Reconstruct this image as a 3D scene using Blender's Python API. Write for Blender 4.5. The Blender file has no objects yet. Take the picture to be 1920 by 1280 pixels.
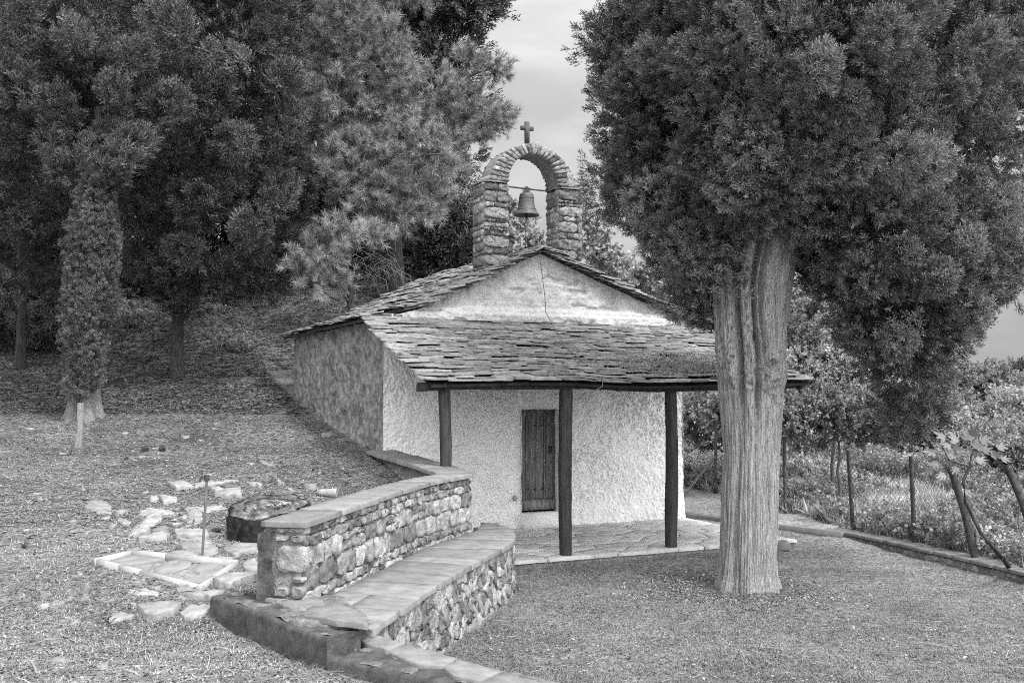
import bpy, math, random
import numpy as np
R = random.Random(7)
rng = np.random.default_rng(11)
sc = bpy.context.scene
# ---------------- camera ----------------
FPX = 1914.0
CZ = 2.3
PITCH = math.atan(91/FPX)
cam_d = bpy.data.cameras.new('camera'); cam_d.lens = 36*FPX/1920; cam_d.sensor_width = 36
cam_d.clip_start = .1; cam_d.clip_end = 3000
cam = bpy.data.objects.new('camera', cam_d); sc.collection.objects.link(cam)
cam.location = (0, 0, CZ); cam.rotation_euler = (math.pi/2+PITCH, 0, 0)
sc.camera = cam
# ---------------- light ----------------
SUN_EL, SUN_AZ = math.radians(56), math.radians(138)     # azimuth clockwise from +Y (behind the camera, right)
w = bpy.data.worlds.new('World'); sc.world = w; w.use_nodes = True
nt = w.node_tree; nt.nodes.clear()
def N(tree, typ, **kw):
    n = tree.nodes.new(typ)
    for k, v in kw.items():
        if k.startswith('i_'):
            n.inputs[int(k[2:])].default_value = v
        else: setattr(n, k, v)
    return n
out = N(nt, 'ShaderNodeOutputWorld'); bg = N(nt, 'ShaderNodeBackground'); bg.inputs[1].default_value = 0.1
sky = N(nt, 'ShaderNodeTexSky', sky_type='NISHITA', sun_disc=False, sun_elevation=SUN_EL, sun_rotation=SUN_AZ, dust_density=3.0)
bw = N(nt, 'ShaderNodeRGBToBW'); tc = N(nt, 'ShaderNodeTexCoord'); sep = N(nt, 'ShaderNodeSeparateXYZ')
nt.links.new(sky.outputs[0], bw.inputs[0]); nt.links.new(tc.outputs['Generated'], sep.inputs[0])
ramp = N(nt, 'ShaderNodeMapRange'); ramp.inputs['From Min'].default_value = 0.0; ramp.inputs['From Max'].default_value = 1.0
ramp.inputs['To Min'].default_value = 2.8; ramp.inputs['To Max'].default_value = 14.0
nt.links.new(sep.outputs[2], ramp.inputs['Value'])
mp = N(nt, 'ShaderNodeMapping'); mp.inputs['Scale'].default_value = (1.6, 1.6, 5.0)
nt.links.new(tc.outputs['Generated'], mp.inputs[0])
cl = N(nt, 'ShaderNodeTexNoise'); cl.inputs['Scale'].default_value = 2.4; cl.inputs['Detail'].default_value = 6; cl.inputs['Roughness'].default_value = .55
nt.links.new(mp.outputs[0], cl.inputs['Vector'])
cm = N(nt, 'ShaderNodeMapRange'); cm.inputs['From Min'].default_value = .35; cm.inputs['From Max'].default_value = .7
cm.inputs['To Min'].default_value = .76; cm.inputs['To Max'].default_value = 1.22
nt.links.new(cl.outputs[0], cm.inputs['Value'])
m1 = N(nt, 'ShaderNodeMath', operation='MULTIPLY'); nt.links.new(ramp.outputs[0], m1.inputs[0]); nt.links.new(cm.outputs[0], m1.inputs[1])
m2 = N(nt, 'ShaderNodeMath', operation='MULTIPLY_ADD'); nt.links.new(bw.outputs[0], m2.inputs[0]); m2.inputs[1].default_value = .03
nt.links.new(m1.outputs[0], m2.inputs[2])
# broad unseen sky glow on the sun's side, added to fill the porch wall
vd = N(nt, 'ShaderNodeVectorMath', operation='DOT_PRODUCT'); nt.links.new(tc.outputs['Generated'], vd.inputs[0])
vd.inputs[1].default_value = (math.sin(SUN_AZ)*math.cos(.45), math.cos(SUN_AZ)*math.cos(.45), math.sin(.45))
mxx = N(nt, 'ShaderNodeMath', operation='MAXIMUM'); nt.links.new(vd.outputs['Value'], mxx.inputs[0]); mxx.inputs[1].default_value = 0
pw = N(nt, 'ShaderNodeMath', operation='POWER'); nt.links.new(mxx.outputs[0], pw.inputs[0]); pw.inputs[1].default_value = 1.6
m3 = N(nt, 'ShaderNodeMath', operation='MULTIPLY_ADD'); nt.links.new(pw.outputs[0], m3.inputs[0]); m3.inputs[1].default_value = 23.0
nt.links.new(m2.outputs[0], m3.inputs[2])
nt.links.new(m3.outputs[0], bg.inputs[0]); nt.links.new(bg.outputs[0], out.inputs[0])
sd = bpy.data.lights.new('sun', 'SUN'); sd.energy = 2.3; sd.angle = math.radians(10); sd.color = (1, 1, 1)
sun = bpy.data.objects.new('sun', sd); sc.collection.objects.link(sun)
sdir = (math.sin(SUN_AZ)*math.cos(SUN_EL), math.cos(SUN_AZ)*math.cos(SUN_EL), math.sin(SUN_EL))
from mathutils import Vector
sun.rotation_euler = Vector(sdir).to_track_quat('Z', 'Y').to_euler(); sun.location = (8, -8, 20)
vs = sc.view_settings; vs.view_transform = 'Standard'; vs.look = 'None'; vs.exposure = 0.45; vs.gamma = 1; vs.use_curve_mapping = False
sc.cycles.max_bounces = 5; sc.cycles.diffuse_bounces = 2; sc.cycles.glossy_bounces = 1; sc.cycles.transmission_bounces = 2
sc.cycles.use_adaptive_sampling = True; sc.cycles.adaptive_threshold = .02; sc.cycles.filter_width = 1.0; sc.cycles.use_denoising = False

# ---------------- helpers ----------------
def atd(px, py, Y):
    u = (px-960)/FPX; v = (640-py)/FPX; c, s = math.cos(PITCH), math.sin(PITCH)
    dy = c - s*v; dz = s + c*v
    t = Y/dy
    return np.array([u*t, Y, CZ+dz*t])
def atz(px, py, Z):
    u = (px-960)/FPX; v = (640-py)/FPX; c, s = math.cos(PITCH), math.sin(PITCH)
    dy = c - s*v; dz = s + c*v
    t = (Z-CZ)/dz
    return np.array([u*t, dy*t, Z])
def smooth(x, a, b):
    t = np.clip((np.asarray(x, float)-a)/(b-a), 0, 1); return t*t*(3-2*t)
def _h(ix, iy, iz, seed):
    n = (ix.astype(np.uint32)*np.uint32(374761393) + iy.astype(np.uint32)*np.uint32(668265263) + iz.astype(np.uint32)*np.uint32(2147483647) + np.uint32(seed*1013904223 & 0xffffffff))
    n = (n ^ (n >> np.uint32(13)))*np.uint32(1274126177); n = n ^ (n >> np.uint32(16)); n = n*np.uint32(2654435761); n = n ^ (n >> np.uint32(15))
    return n.astype(np.float64)/4294967295.0*2-1
def vnoise(p, seed=0):
    p = np.asarray(p, float); i = np.floor(p).astype(np.int64); f = p-i; f = f*f*(3-2*f)
    x, y, z = i[:, 0], i[:, 1], i[:, 2]; r = 0
    with np.errstate(over='ignore'):
        for a in (0, 1):
            for b in (0, 1):
                for c in (0, 1):
                    r = r + _h(x+a, y+b, z+c, seed)*(f[:, 0] if a else 1-f[:, 0])*(f[:, 1] if b else 1-f[:, 1])*(f[:, 2] if c else 1-f[:, 2])
    return r
def fbm(p, oct=4, seed=0, gain=.5):
    p = np.asarray(p, float); r = 0; a = 1
    for k in range(oct):
        r = r + a*vnoise(p*(2**k)+k*17.3, seed+k); a *= gain
    return r
def n2(x, y, s, oct=4, seed=0, gain=.5):
    x = np.asarray(x, float); y = np.asarray(y, float)
    return fbm(np.stack([x.ravel()*s, y.ravel()*s, np.zeros(x.size)], 1), oct, seed, gain).reshape(x.shape)

class M:
    def __init__(s): s.v = []; s.f = []; s.c = []; s.s = []; s.n = 0
    def add(s, v, faces, shade=.5):
        """faces: (m,k) int array; shade scalar or (m,)"""
        v = np.asarray(v, float).reshape(-1, 3); faces = np.asarray(faces, np.int64)
        s.v.append(v); s.f.append((faces+s.n).ravel()); s.c.append(np.full(len(faces), faces.shape[1]))
        s.s.append(np.broadcast_to(np.asarray(shade, float), (len(faces),)).copy()); s.n += len(v)
    def poly(s, v, shade=.5): s.add(v, [list(range(len(v)))], shade)
    def box(s, c, size, rz=0, shade=.5, jit=0, tilt=(0, 0)):
        hx, hy, hz = [a/2 for a in size]
        v = np.array([[x, y, z] for x in (-hx, hx) for y in (-hy, hy) for z in (-hz, hz)])
        if jit: v += rng.uniform(-jit, jit, v.shape)
        ct, st = math.cos(rz), math.sin(rz)
        v = v @ np.array([[1, 0, tilt[0]], [0, 1, tilt[1]], [0, 0, 1]])
        v = v @ np.array([[ct, st, 0], [-st, ct, 0], [0, 0, 1]]) + np.array(c)
        s.add(v, [[0, 1, 3, 2], [4, 6, 7, 5], [0, 4, 5, 1], [2, 3, 7, 6], [0, 2, 6, 4], [1, 5, 7, 3]], shade)
    def tube(s, pts, rad, seg=8, shade=.5, rough=0, sd=0, caps=True, sx=None):
        pts = np.asarray(pts, float); n = len(pts); rad = np.broadcast_to(np.asarray(rad, float), (n,))
        T = np.gradient(pts, axis=0); T /= np.linalg.norm(T, axis=1)[:, None]+1e-9
        ref = np.array([0, 0, 1.]) if abs(T[:, 2]).mean() < .8 else np.array([0, 1., 0])
        U = np.cross(T, ref); U /= np.linalg.norm(U, axis=1)[:, None]+1e-9; V = np.cross(T, U)
        a = np.linspace(0, 2*math.pi, seg, endpoint=False)
        rr = rad[:, None]*np.ones(seg)
        if rough:
            q = np.stack([np.repeat(np.arange(n)*.9+sd*7, seg), np.tile(np.cos(a)*1.7, n), np.tile(np.sin(a)*1.7, n)], 1)
            rr = rr*(1+rough*fbm(q, 3, sd).reshape(n, seg))
        P = pts[:, None, :]+rr[..., None]*(np.cos(a)[None, :, None]*U[:, None, :]+np.sin(a)[None, :, None]*V[:, None, :])
        i = np.arange(n-1)[:, None]*seg; j = np.arange(seg)[None, :]; k = (j+1) % seg
        F = np.stack([i+j, i+k, i+seg+k, i+seg+j], -1).reshape(-1, 4)
        s.add(P.reshape(-1, 3), F, shade)
        if caps:
            for q in (P[0][::-1], P[-1]): s.poly(q, shade)
    def build(s, name, mat, parent=None, loc=None, smooth_=False):
        v = np.concatenate(s.v); f = np.concatenate(s.f); c = np.concatenate(s.c); sh = np.concatenate(s.s)
        off = np.zeros(3)
        if parent is not None:
            p = parent
            while p is not None: off = off+np.array(p.location); p = p.parent
        elif loc is not None: off = np.array(loc, float)
        me = bpy.data.meshes.new(name)
        me.vertices.add(len(v)); me.vertices.foreach_set('co', (v-off).astype(np.float32).ravel())
        me.loops.add(len(f)); me.loops.foreach_set('vertex_index', f.astype(np.int32))
        me.polygons.add(len(c)); st = np.concatenate([[0], np.cumsum(c)[:-1]]).astype(np.int32)
        me.polygons.foreach_set('loop_start', st)
        if smooth_: me.polygons.foreach_set('use_smooth', np.ones(len(c), bool))
        at = me.attributes.new('shade', 'FLOAT', 'FACE'); at.data.foreach_set('value', sh.astype(np.float32))
        me.update(calc_edges=True); me.materials.append(mat)
        o = bpy.data.objects.new(name, me); sc.collection.objects.link(o)
        if parent is not None: o.parent = parent
        elif loc is not None: o.location = loc
        return o
def tag(o, label=None, cat=None, group=None, kind=None):
    if label: o['label'] = label
    if cat: o['category'] = cat
    if group: o['group'] = group
    if kind: o['kind'] = kind
    return o
def thing(name, label, cat, loc, group=None):
    o = bpy.data.objects.new(name, None); sc.collection.objects.link(o); o.location = tuple(float(a) for a in loc); o.empty_display_size = .2
    return tag(o, label, cat, group)

def grid_faces(nu, nv, wrap=False):
    i = np.arange(nu-1)[:, None]; j = np.arange(nv if wrap else nv-1)[None, :]; k = (j+1) % nv
    return np.stack([i*nv+j, i*nv+k, (i+1)*nv+k, (i+1)*nv+j], -1).reshape(-1, 4)

# ---------------- materials ----------------
def mat(name, base, var=.5, scale=8, detail=5, stretch=(1, 1, 1), nvar=.5, bump=.4, bscale=40, bstretch=None, rough=.9, stain=0, stain_scale=1.2, stain_col=.3, trans=0, spec=.15, bdist=.02):
    """grey procedural: base * (per-face shade) * (noise) with optional stains and bump"""
    m = bpy.data.materials.new(name); m.use_nodes = True; t = m.node_tree; t.nodes.clear()
    o = N(t, 'ShaderNodeOutputMaterial'); b = N(t, 'ShaderNodeBsdfPrincipled'); b.inputs['Roughness'].default_value = rough
    b.inputs['Specular IOR Level'].default_value = spec
    tc = N(t, 'ShaderNodeTexCoord'); mp = N(t, 'ShaderNodeMapping'); mp.inputs['Scale'].default_value = stretch
    t.links.new(tc.outputs['Object'], mp.inputs[0])
    at = N(t, 'ShaderNodeAttribute', attribute_name='shade')
    mr = N(t, 'ShaderNodeMapRange'); mr.inputs['To Min'].default_value = base*(1-var); mr.inputs['To Max'].default_value = base*(1+var)
    t.links.new(at.outputs['Fac'], mr.inputs['Value']); cur = mr.outputs[0]
    if nvar:
        nz = N(t, 'ShaderNodeTexNoise'); nz.inputs['Scale'].default_value = scale; nz.inputs['Detail'].default_value = detail; nz.inputs['Roughness'].default_value = .65
        t.links.new(mp.outputs[0], nz.inputs['Vector'])
        nr = N(t, 'ShaderNodeMapRange'); nr.inputs['From Min'].default_value = .3; nr.inputs['From Max'].default_value = .7
        nr.inputs['To Min'].default_value = 1-nvar; nr.inputs['To Max'].default_value = 1+nvar
        t.links.new(nz.outputs[0], nr.inputs['Value'])
        mm = N(t, 'ShaderNodeMath', operation='MULTIPLY'); t.links.new(cur, mm.inputs[0]); t.links.new(nr.outputs[0], mm.inputs[1]); cur = mm.outputs[0]
    if stain:
        sn = N(t, 'ShaderNodeTexNoise'); sn.inputs['Scale'].default_value = stain_scale; sn.inputs['Detail'].default_value = 8; sn.inputs['Roughness'].default_value = .7
        t.links.new(mp.outputs[0], sn.inputs['Vector'])
        sr = N(t, 'ShaderNodeMapRange'); sr.inputs['From Min'].default_value = .62-stain*.3; sr.inputs['From Max'].default_value = .74-stain*.3
        sr.inputs['To Min'].default_value = 1; sr.inputs['To Max'].default_value = stain_col
        t.links.new(sn.outputs[0], sr.inputs['Value'])
        mm = N(t, 'ShaderNodeMath', operation='MULTIPLY'); t.links.new(cur, mm.inputs[0]); t.links.new(sr.outputs[0], mm.inputs[1]); cur = mm.outputs[0]
    t.links.new(cur, b.inputs['Base Color'])
    if bump:
        mb = N(t, 'ShaderNodeMapping'); mb.inputs['Scale'].default_value = bstretch or stretch; t.links.new(tc.outputs['Object'], mb.inputs[0])
        bn = N(t, 'ShaderNodeTexNoise'); bn.inputs['Scale'].default_value = bscale; bn.inputs['Detail'].default_value = 4; bn.inputs['Roughness'].default_value = .6
        t.links.new(mb.outputs[0], bn.inputs['Vector'])
        bp = N(t, 'ShaderNodeBump'); bp.inputs['Strength'].default_value = bump; bp.inputs['Distance'].default_value = bdist
        t.links.new(bn.outputs[0], bp.inputs['Height']); t.links.new(bp.outputs[0], b.inputs['Normal'])
    if trans:
        tr = N(t, 'ShaderNodeBsdfTranslucent'); t.links.new(cur, tr.inputs[0]); mx = N(t, 'ShaderNodeMixShader'); mx.inputs[0].default_value = trans
        t.links.new(b.outputs[0], mx.inputs[1]); t.links.new(tr.outputs[0], mx.inputs[2]); t.links.new(mx.outputs[0], o.inputs[0])
    else: t.links.new(b.outputs[0], o.inputs[0])
    return m
MT = dict(
 ground=mat('ground', .20, .7, 14, 9, nvar=.6, bump=.9, bscale=35, stain=.25, stain_scale=1.1, stain_col=.62, bdist=.03),
 plaster=mat('whitewash', .86, .15, 5, 6, nvar=.10, bump=.3, bscale=30, stain=.16, stain_scale=2.2, stain_col=.84, bdist=.012),
 oldplaster=mat('old_plaster', .27, .25, 8, 9, nvar=.65, bump=.9, bscale=45, stain=.4, stain_scale=3, stain_col=.55, bdist=.02),
 gable=mat('gable_plaster', .57, .15, 6, 8, nvar=.2, bump=1, bscale=45, stain=.22, stain_scale=4, stain_col=.55, bdist=.015),
 stone=mat('wall_stone', .27, .55, 14, 7, nvar=.45, bump=.8, bscale=55, bdist=.02),
 mortar=mat('mortar', .23, .3, 20, 6, nvar=.5, bump=1, bscale=60, bdist=.02),
 archstone=mat('arch_stone', .31, .5, 16, 8, nvar=.5, bump=1, bscale=45, bdist=.03),
 coping=mat('coping_slab', .20, .25, 7, 8, nvar=.28, bump=.5, bscale=30, stretch=(1, 1, 1), bdist=.01),
 paving=mat('paving_slab', .52, .18, 6, 7, nvar=.16, bump=.4, bscale=30, bdist=.01),
 slab=mat('loose_slab', .25, .35, 9, 8, nvar=.4, bump=.5, bscale=30, bdist=.01),
 slate=mat('roof_slate', .21, .35, 12, 8, nvar=.42, bump=.7, bscale=40, bdist=.012),
 wood=mat('dark_timber', .055, .45, 6, 6, stretch=(6, 6, .5), nvar=.6, bump=.7, bscale=10, bstretch=(9, 9, .6), rough=.75, bdist=.01),
 woodh=mat('dark_beam_timber', .04, .45, 6, 6, nvar=.6, bump=.7, bscale=14, rough=.75, bdist=.01),
 doorw=mat('door_timber', .19, .4, 5, 7, stretch=(7, 7, .8), nvar=.7, bump=.7, bscale=9, bstretch=(10, 10, .5), rough=.7, bdist=.006),
 iron=mat('dark_iron', .05, .3, 20, 4, nvar=.4, bump=.3, bscale=60, rough=.6, spec=.4),
 bronze=mat('bell_bronze', .10, .3, 12, 5, stretch=(1, 1, 3), nvar=.4, bump=.25, bscale=40, rough=.5, spec=.5, bdist=.005),
 cross=mat('cross_stone', .10, .3, 15, 5, nvar=.3, bump=.4, bscale=50),
 dark_conc=mat('dark_concrete', .08, .25, 9, 9, nvar=.6, bump=.7, bscale=50, bdist=.015),
 dirt=mat('kerb_dirt', .17, .4, 12, 8, nvar=.6, bump=1, bscale=40, bdist=.03),
 bark=mat('cypress_bark', .37, .25, 6, 9, stretch=(15, 15, .5), nvar=.6, bump=1, bscale=8, bstretch=(14, 14, .5), bdist=.05),
 cypm=mat('column_foliage', .13, .8, nvar=.3, scale=2.5, detail=3, bump=0, trans=.04, spec=.25, rough=.7),
 darkbark=mat('dark_bark', .06, .4, 6, 6, stretch=(5, 5, .8), nvar=.6, bump=1, bscale=8, bstretch=(5, 5, .7), bdist=.04),
 twig=mat('twig_bark', .13, .3, 8, 4, nvar=.4, bump=.4, bscale=30),
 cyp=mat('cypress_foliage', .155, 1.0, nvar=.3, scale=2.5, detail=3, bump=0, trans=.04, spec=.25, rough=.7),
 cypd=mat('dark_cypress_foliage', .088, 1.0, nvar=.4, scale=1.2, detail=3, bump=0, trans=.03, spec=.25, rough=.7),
 pine=mat('pine_needles', .27, .7, nvar=.3, scale=2, detail=3, bump=0, trans=.12, spec=.3, rough=.6),
 leaf=mat('broad_leaves', .22, .6, nvar=.3, scale=2, detail=3, bump=0, trans=.3, spec=.3, rough=.6),
 leafl=mat('pale_leaves', .32, .5, nvar=.3, scale=2, detail=3, bump=0, trans=.3, spec=.3, rough=.6),
 weed=mat('weeds', .44, .65, nvar=.35, scale=1.2, detail=4, bump=0, trans=.3, spec=.2, rough=.7),
 fig=mat('fig_leaves', .24, .35, nvar=.12, scale=8, bump=0, trans=.3, spec=.3, rough=.6),
 grass=mat('dry_grass', .21, .5, nvar=.3, scale=1.2, detail=5, bump=0, trans=.15, spec=.15, rough=.8),
 litter=mat('litter', .27, .55, nvar=.3, scale=1.5, detail=5, bump=0, trans=.05, spec=.15, rough=.8),
 marble=mat('white_marble', .37, .12, 10, 6, nvar=.15, bump=.3, bscale=40, rough=.6, bdist=.006),
 gravel=mat('gravel', .13, .6, 90, 3, nvar=.6, bump=1, bscale=90, bdist=.02),
 stump=mat('charred_wood', .035, .5, 8, 7, nvar=.8, bump=1, bscale=20, bdist=.03),
 paleplastic=mat('pale_plastic', .3, .2, 20, 4, nvar=.2, bump=.2, bscale=40, rough=.5),
 pipe=mat('galvanised_pipe', .13, .2, 15, 5, nvar=.3, bump=.2, bscale=40, rough=.5, spec=.5),
 rock=mat('pale_rock', .2, .3, 10, 6, nvar=.25, bump=.6, bscale=40, bdist=.015),
 wire=mat('wire', .16, .2, 10, 2, nvar=.2, bump=0, rough=.6),
)
# ---------------- terrain ----------------
O = np.array([.36, 17.3]); U2 = np.array([.907, .421]); U2 /= np.linalg.norm(U2); V2 = np.array([-U2[1], U2[0]])
def cp(t, v, z=0): 
    t = np.asarray(t, float); v = np.asarray(v, float); z = np.asarray(z, float)
    t, v, z = np.broadcast_arrays(t, v, z)
    return np.stack([O[0]+t*U2[0]+v*V2[0], O[1]+t*U2[1]+v*V2[1], z], -1)
TL, TR, LEN = -2.65, 3.03, 6.2
K0 = np.array([-2.5, 8.54]); KD = np.array([.649, -.761]); KN = np.array([.761, .649])
BY = np.array([-30, 3.0, 5.1, 6.35, 7.4, 8.0, 8.6, 10.4, 12.0, 12.9, 16.3, 23, 200]); BX = np.array([30, 4.2, 1.55, .05, -1.15, -1.55, -1.85, -1.55, -1.15, -.72, -2.15, -1.2, 3.])
def zU(x, y):
    ye = y - .10*np.clip(-x-3, 0, 6)*smooth(y, 9, 14)*0
    a = -.16+.09*ye+.012*np.clip(ye-16, 0, 30)**2
    a = np.where(ye > 31, -.16+.09*31+.012*225+.27*np.clip(ye-31, 0, 9), a)
    z = .37 + (a-.37)*smooth(y, 8.0, 9.3)
    z = np.where(y < 9.3, z, a)
    d = (x-K0[0])*KN[0]+(y-K0[1])*KN[1]
    sal = (x-K0[0])*KD[0]+(y-K0[1])*KD[1]
    z = np.where((x > -2.5), np.maximum(z, .37+(.22*smooth(sal, 2.1, 1.75)+.04)*smooth(d, .16, .24)), z)
    # dip inside the wall corner
    z = z-.14*np.exp(-(((x+1.6)/.8)**2+((y-13.6)/1.3)**2))
    return z
def zL(x, y):
    z = -.11-.012*np.clip(x-1, 0, 6)*smooth(y, 17, 9)
    fx = np.interp(y, [5, 12.4, 14.03, 16.85, 19.4, 22.7, 30], [9, 6.9, 6.45, 5.63, 5.25, 4.6, 4.0])
    d = (x-fx)*.85
    z = z+.09*smooth(y, 15, 20)
    b = np.clip(d-.2, 0, 60)
    z = z+np.clip(np.clip(y-20, 0, 100)*.02, 0, 1.2)
    z = z+.0*b
    return z
def zg(x, y):
    x = np.asarray(x, float); y = np.asarray(y, float)
    b = np.interp(y, BY, BX); wd = .12+.8*smooth(y, 15, 17)*0+3.2*smooth(y, 19, 24)
    k = smooth(x, b-wd, b+wd)
    # under and behind the chapel the slope falls across its width
    u = zU(x, y); l = zL(x, y)
    yy = smooth(y, 26, 34)
    z = u*(1-k)+l*k
    z = z+.03*n2(x, y, .8, 3, 3)+.012*n2(x, y, 4, 3, 5)*smooth(np.hypot(x, y), 60, 20)
    return z
def gpt(px, py, off=0):
    u = (px-960)/FPX; v = (640-py)/FPX; c, s = math.cos(PITCH), math.sin(PITCH)
    d = np.array([u, c-s*v, s+c*v])
    t = np.linspace(4, 60, 5600); P = np.array([0, 0, CZ])+t[:, None]*d
    h = P[:, 2]-zg(P[:, 0], P[:, 1])-off
    i = np.argmax(h < 0)
    if h[i] >= 0: i = -1
    return P[i]
def axis(segs):
    r = []
    for a, b, st in segs: r.append(np.arange(a, b, st))
    return np.concatenate(r+[[segs[-1][1]]])
gx = axis([(-900, -100, 100), (-100, -30, 8), (-30, -12, 1), (-12, 9, .1), (9, 25, .8), (25, 100, 8), (100, 900, 100)])
gy = axis([(-300, -20, 60), (-20, 3, 2), (3, 24, .1), (24, 40, .3), (40, 60, .8), (60, 120, 10), (120, 1500, 120)])
X, Y = np.meshgrid(gx, gy, indexing='ij')
Z = zg(X, Y)
# upper slope darkened under the trees: needle litter plus tree shade painted in
xc_ = (X[1:, 1:]+X[:-1, :-1])/2; yc_ = (Y[1:, 1:]+Y[:-1, :-1])/2
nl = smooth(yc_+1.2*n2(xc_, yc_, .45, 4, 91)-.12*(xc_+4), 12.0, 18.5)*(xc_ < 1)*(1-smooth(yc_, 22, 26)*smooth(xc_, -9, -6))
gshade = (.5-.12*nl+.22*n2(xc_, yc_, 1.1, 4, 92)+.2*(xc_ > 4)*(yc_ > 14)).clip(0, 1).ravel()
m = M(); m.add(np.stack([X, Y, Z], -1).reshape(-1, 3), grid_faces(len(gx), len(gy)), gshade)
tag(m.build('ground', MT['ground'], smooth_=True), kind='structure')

# ---------------- 2-D cells -> stones ----------------
def clip(poly, n, d):
    out = []
    for i in range(len(poly)):
        a, b = poly[i], poly[(i+1) % len(poly)]
        da = a[0]*n[0]+a[1]*n[1]-d; db = b[0]*n[0]+b[1]*n[1]-d
        if da <= 0: out.append(a)
        if (da < 0 < db) or (db < 0 < da):
            t = da/(da-db); out.append((a[0]+t*(b[0]-a[0]), a[1]+t*(b[1]-a[1])))
    return out
def voronoi(x0, x1, y0, y1, n, gap=.01, ax=1.0, jitter=.8, seed=0, region=None):
    """cells with spacing scaled ax in x (wide stones)"""
    r = np.random.default_rng(seed); Wd = (x1-x0)/ax; H = y1-y0
    st = math.sqrt(Wd*H/n); nx = max(1, round(Wd/st)); ny = max(1, round(H/st)); pts = []
    for i in range(nx):
        for j in range(ny):
            pts.append(((i+.5+.5*(j % 2)-.25+jitter*(r.random()-.5))*Wd/nx, (j+.5+jitter*(r.random()-.5))*H/ny))
    pts = np.array(pts); cells = []
    for i, p in enumerate(pts):
        poly = [(0, 0), (Wd, 0), (Wd, H), (0, H)]
        dd = ((pts-p)**2).sum(1); idx = np.argsort(dd)[1:18]
        for k in idx:
            q = pts[k]; nn = (q-p)/math.sqrt(dd[k]); mid = (p+q)/2
            poly = clip(poly, nn, mid @ nn-gap/2)
            if len(poly) < 3: break
        if len(poly) >= 3:
            c = np.array(poly)*[ax, 1]+[x0, y0]
            if region is None or region(c.mean(0)): cells.append(c)
    return cells
def refine(poly, step, jit, chaik=1):
    P = np.asarray(poly, float)
    for _ in range(chaik):
        Q = np.roll(P, -1, 0); P = np.stack([P*.8+Q*.2, P*.2+Q*.8], 1).reshape(-1, 2)
    out = []
    for i in range(len(P)):
        a, b = P[i], P[(i+1) % len(P)]; k = max(1, int(np.linalg.norm(b-a)/step))
        for j in range(k): out.append(a+(b-a)*j/k)
    out = np.array(out)
    return out+rng.normal(0, jit, out.shape)
def stone(m, poly, fmap, depth, base=0, bevel=.012, rough=.006, step=.05, jit=.003, chaik=1, shade=None, dome=0, tilt=(0, 0)):
    P = refine(poly, step, jit, chaik); n = len(P)
    if n < 3: return
    c = P.mean(0); r = np.linalg.norm(P-c, axis=1)[:, None]+1e-6; rm = r.mean()
    P1 = c+(P-c)*(1-np.minimum(.3, bevel*.35/r)); P2 = c+(P-c)*(1-np.minimum(.5, bevel/r)); P3 = c+(P-c)*.5
    A = np.concatenate([P, P1, P2, P3, c[None]]); 
    o = np.concatenate([np.full(n, base), depth-bevel*.8+rng.normal(0, rough*.4, n), depth+rng.normal(0, rough, n), depth+dome+rng.normal(0, rough*1.3, n), [depth+dome]])
    tl = (A-c) @ np.array(tilt); o[n:] += tl[n:]
    v = fmap(A[:, 0], A[:, 1], o)
    i = np.arange(n); j = (i+1) % n
    F = np.concatenate([np.stack([k*n+i, k*n+j, (k+1)*n+j, (k+1)*n+i], 1) for k in range(3)])
    s = rng.random() if shade is None else shade
    m.add(v, F, s)
    m.f.append((np.stack([3*n+i, 3*n+j, np.full(n, 4*n)], 1)+m.n-len(v)).ravel()); m.c.append(np.full(n, 3)); m.s.append(np.full(n, s))

# ---------------- chapel ----------------
bz = .0
chapel = thing('chapel', 'small whitewashed stone chapel with slate roof, timber porch and bell arch', 'chapel', cp(.19, 3.1, 0))
PORV = -3.0
def roofz(t):   # height of the main roof surface along the front
    return np.interp(t, [-3.0, -2.05, -1.0, .10, 1.3, 3.07, 3.5], [3.40, 3.66, 4.16, 4.70, 4.24, 3.62, 3.48])
def wall_sheet(m, t0, t1, n, zf0, zf1, nz, vf, amp, seed, hole=None, shade=None, push=None):
    """sheet in the plane v=const displaced along -v; zf0/zf1 functions of t"""
    t = np.linspace(t0, t1, n)
    T, K = np.meshgrid(t, np.linspace(0, 1, nz), indexing='ij'); Zz = zf0(T)*(1-K)+zf1(T)*K
    d = amp*(fbm(np.stack([T.ravel()*9, Zz.ravel()*9+T.ravel()*2, np.zeros(T.size)], 1), 4, seed, .6).reshape(T.shape))*.45
    d = d+.02*n2(T, Zz, 1.3, 2, seed+9)
    if push is not None: d = d+push(T, Zz)
    P = cp(T, vf-d, Zz); F = grid_faces(n, nz)
    if hole:
        ct = (T[:-1, :-1]+T[1:, 1:])/2; cz = (Zz[:-1, :-1]+Zz[1:, 1:])/2
        keep = ~((ct > hole[0]) & (ct < hole[1]) & (cz > hole[2]) & (cz < hole[3])).ravel(); F = F[keep]
    m.add(P.reshape(-1, 3), F, .5 if shade is None else shade)
DT0, DT1, DZ0, DZ1 = -.235, .50, .23, 1.975
m = M()
def pl_push(T, Zz):
    tx, tz = T.ravel(), Zz.ravel()
    q = np.stack([tx*16+tz*5, tz*15-tx*4, tx*0], 1)
    r = np.abs(fbm(q, 3, 21)).reshape(T.shape)
    near = smooth(np.minimum(np.minimum(abs(T-DT0), abs(T-DT1)), 1), .0, .12)
    q2 = np.stack([tx*34+tz*16, tz*24-tx*10, tx*0], 1); r2 = np.abs(fbm(q2, 2, 23)).reshape(T.shape)
    am = .45+.75*np.clip(n2(T, Zz, 1.6, 3, 66)+.4, 0, 1)
    return (-.034*r-.016*r2)*am + .05*smooth(Zz, .5, .0)
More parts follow.
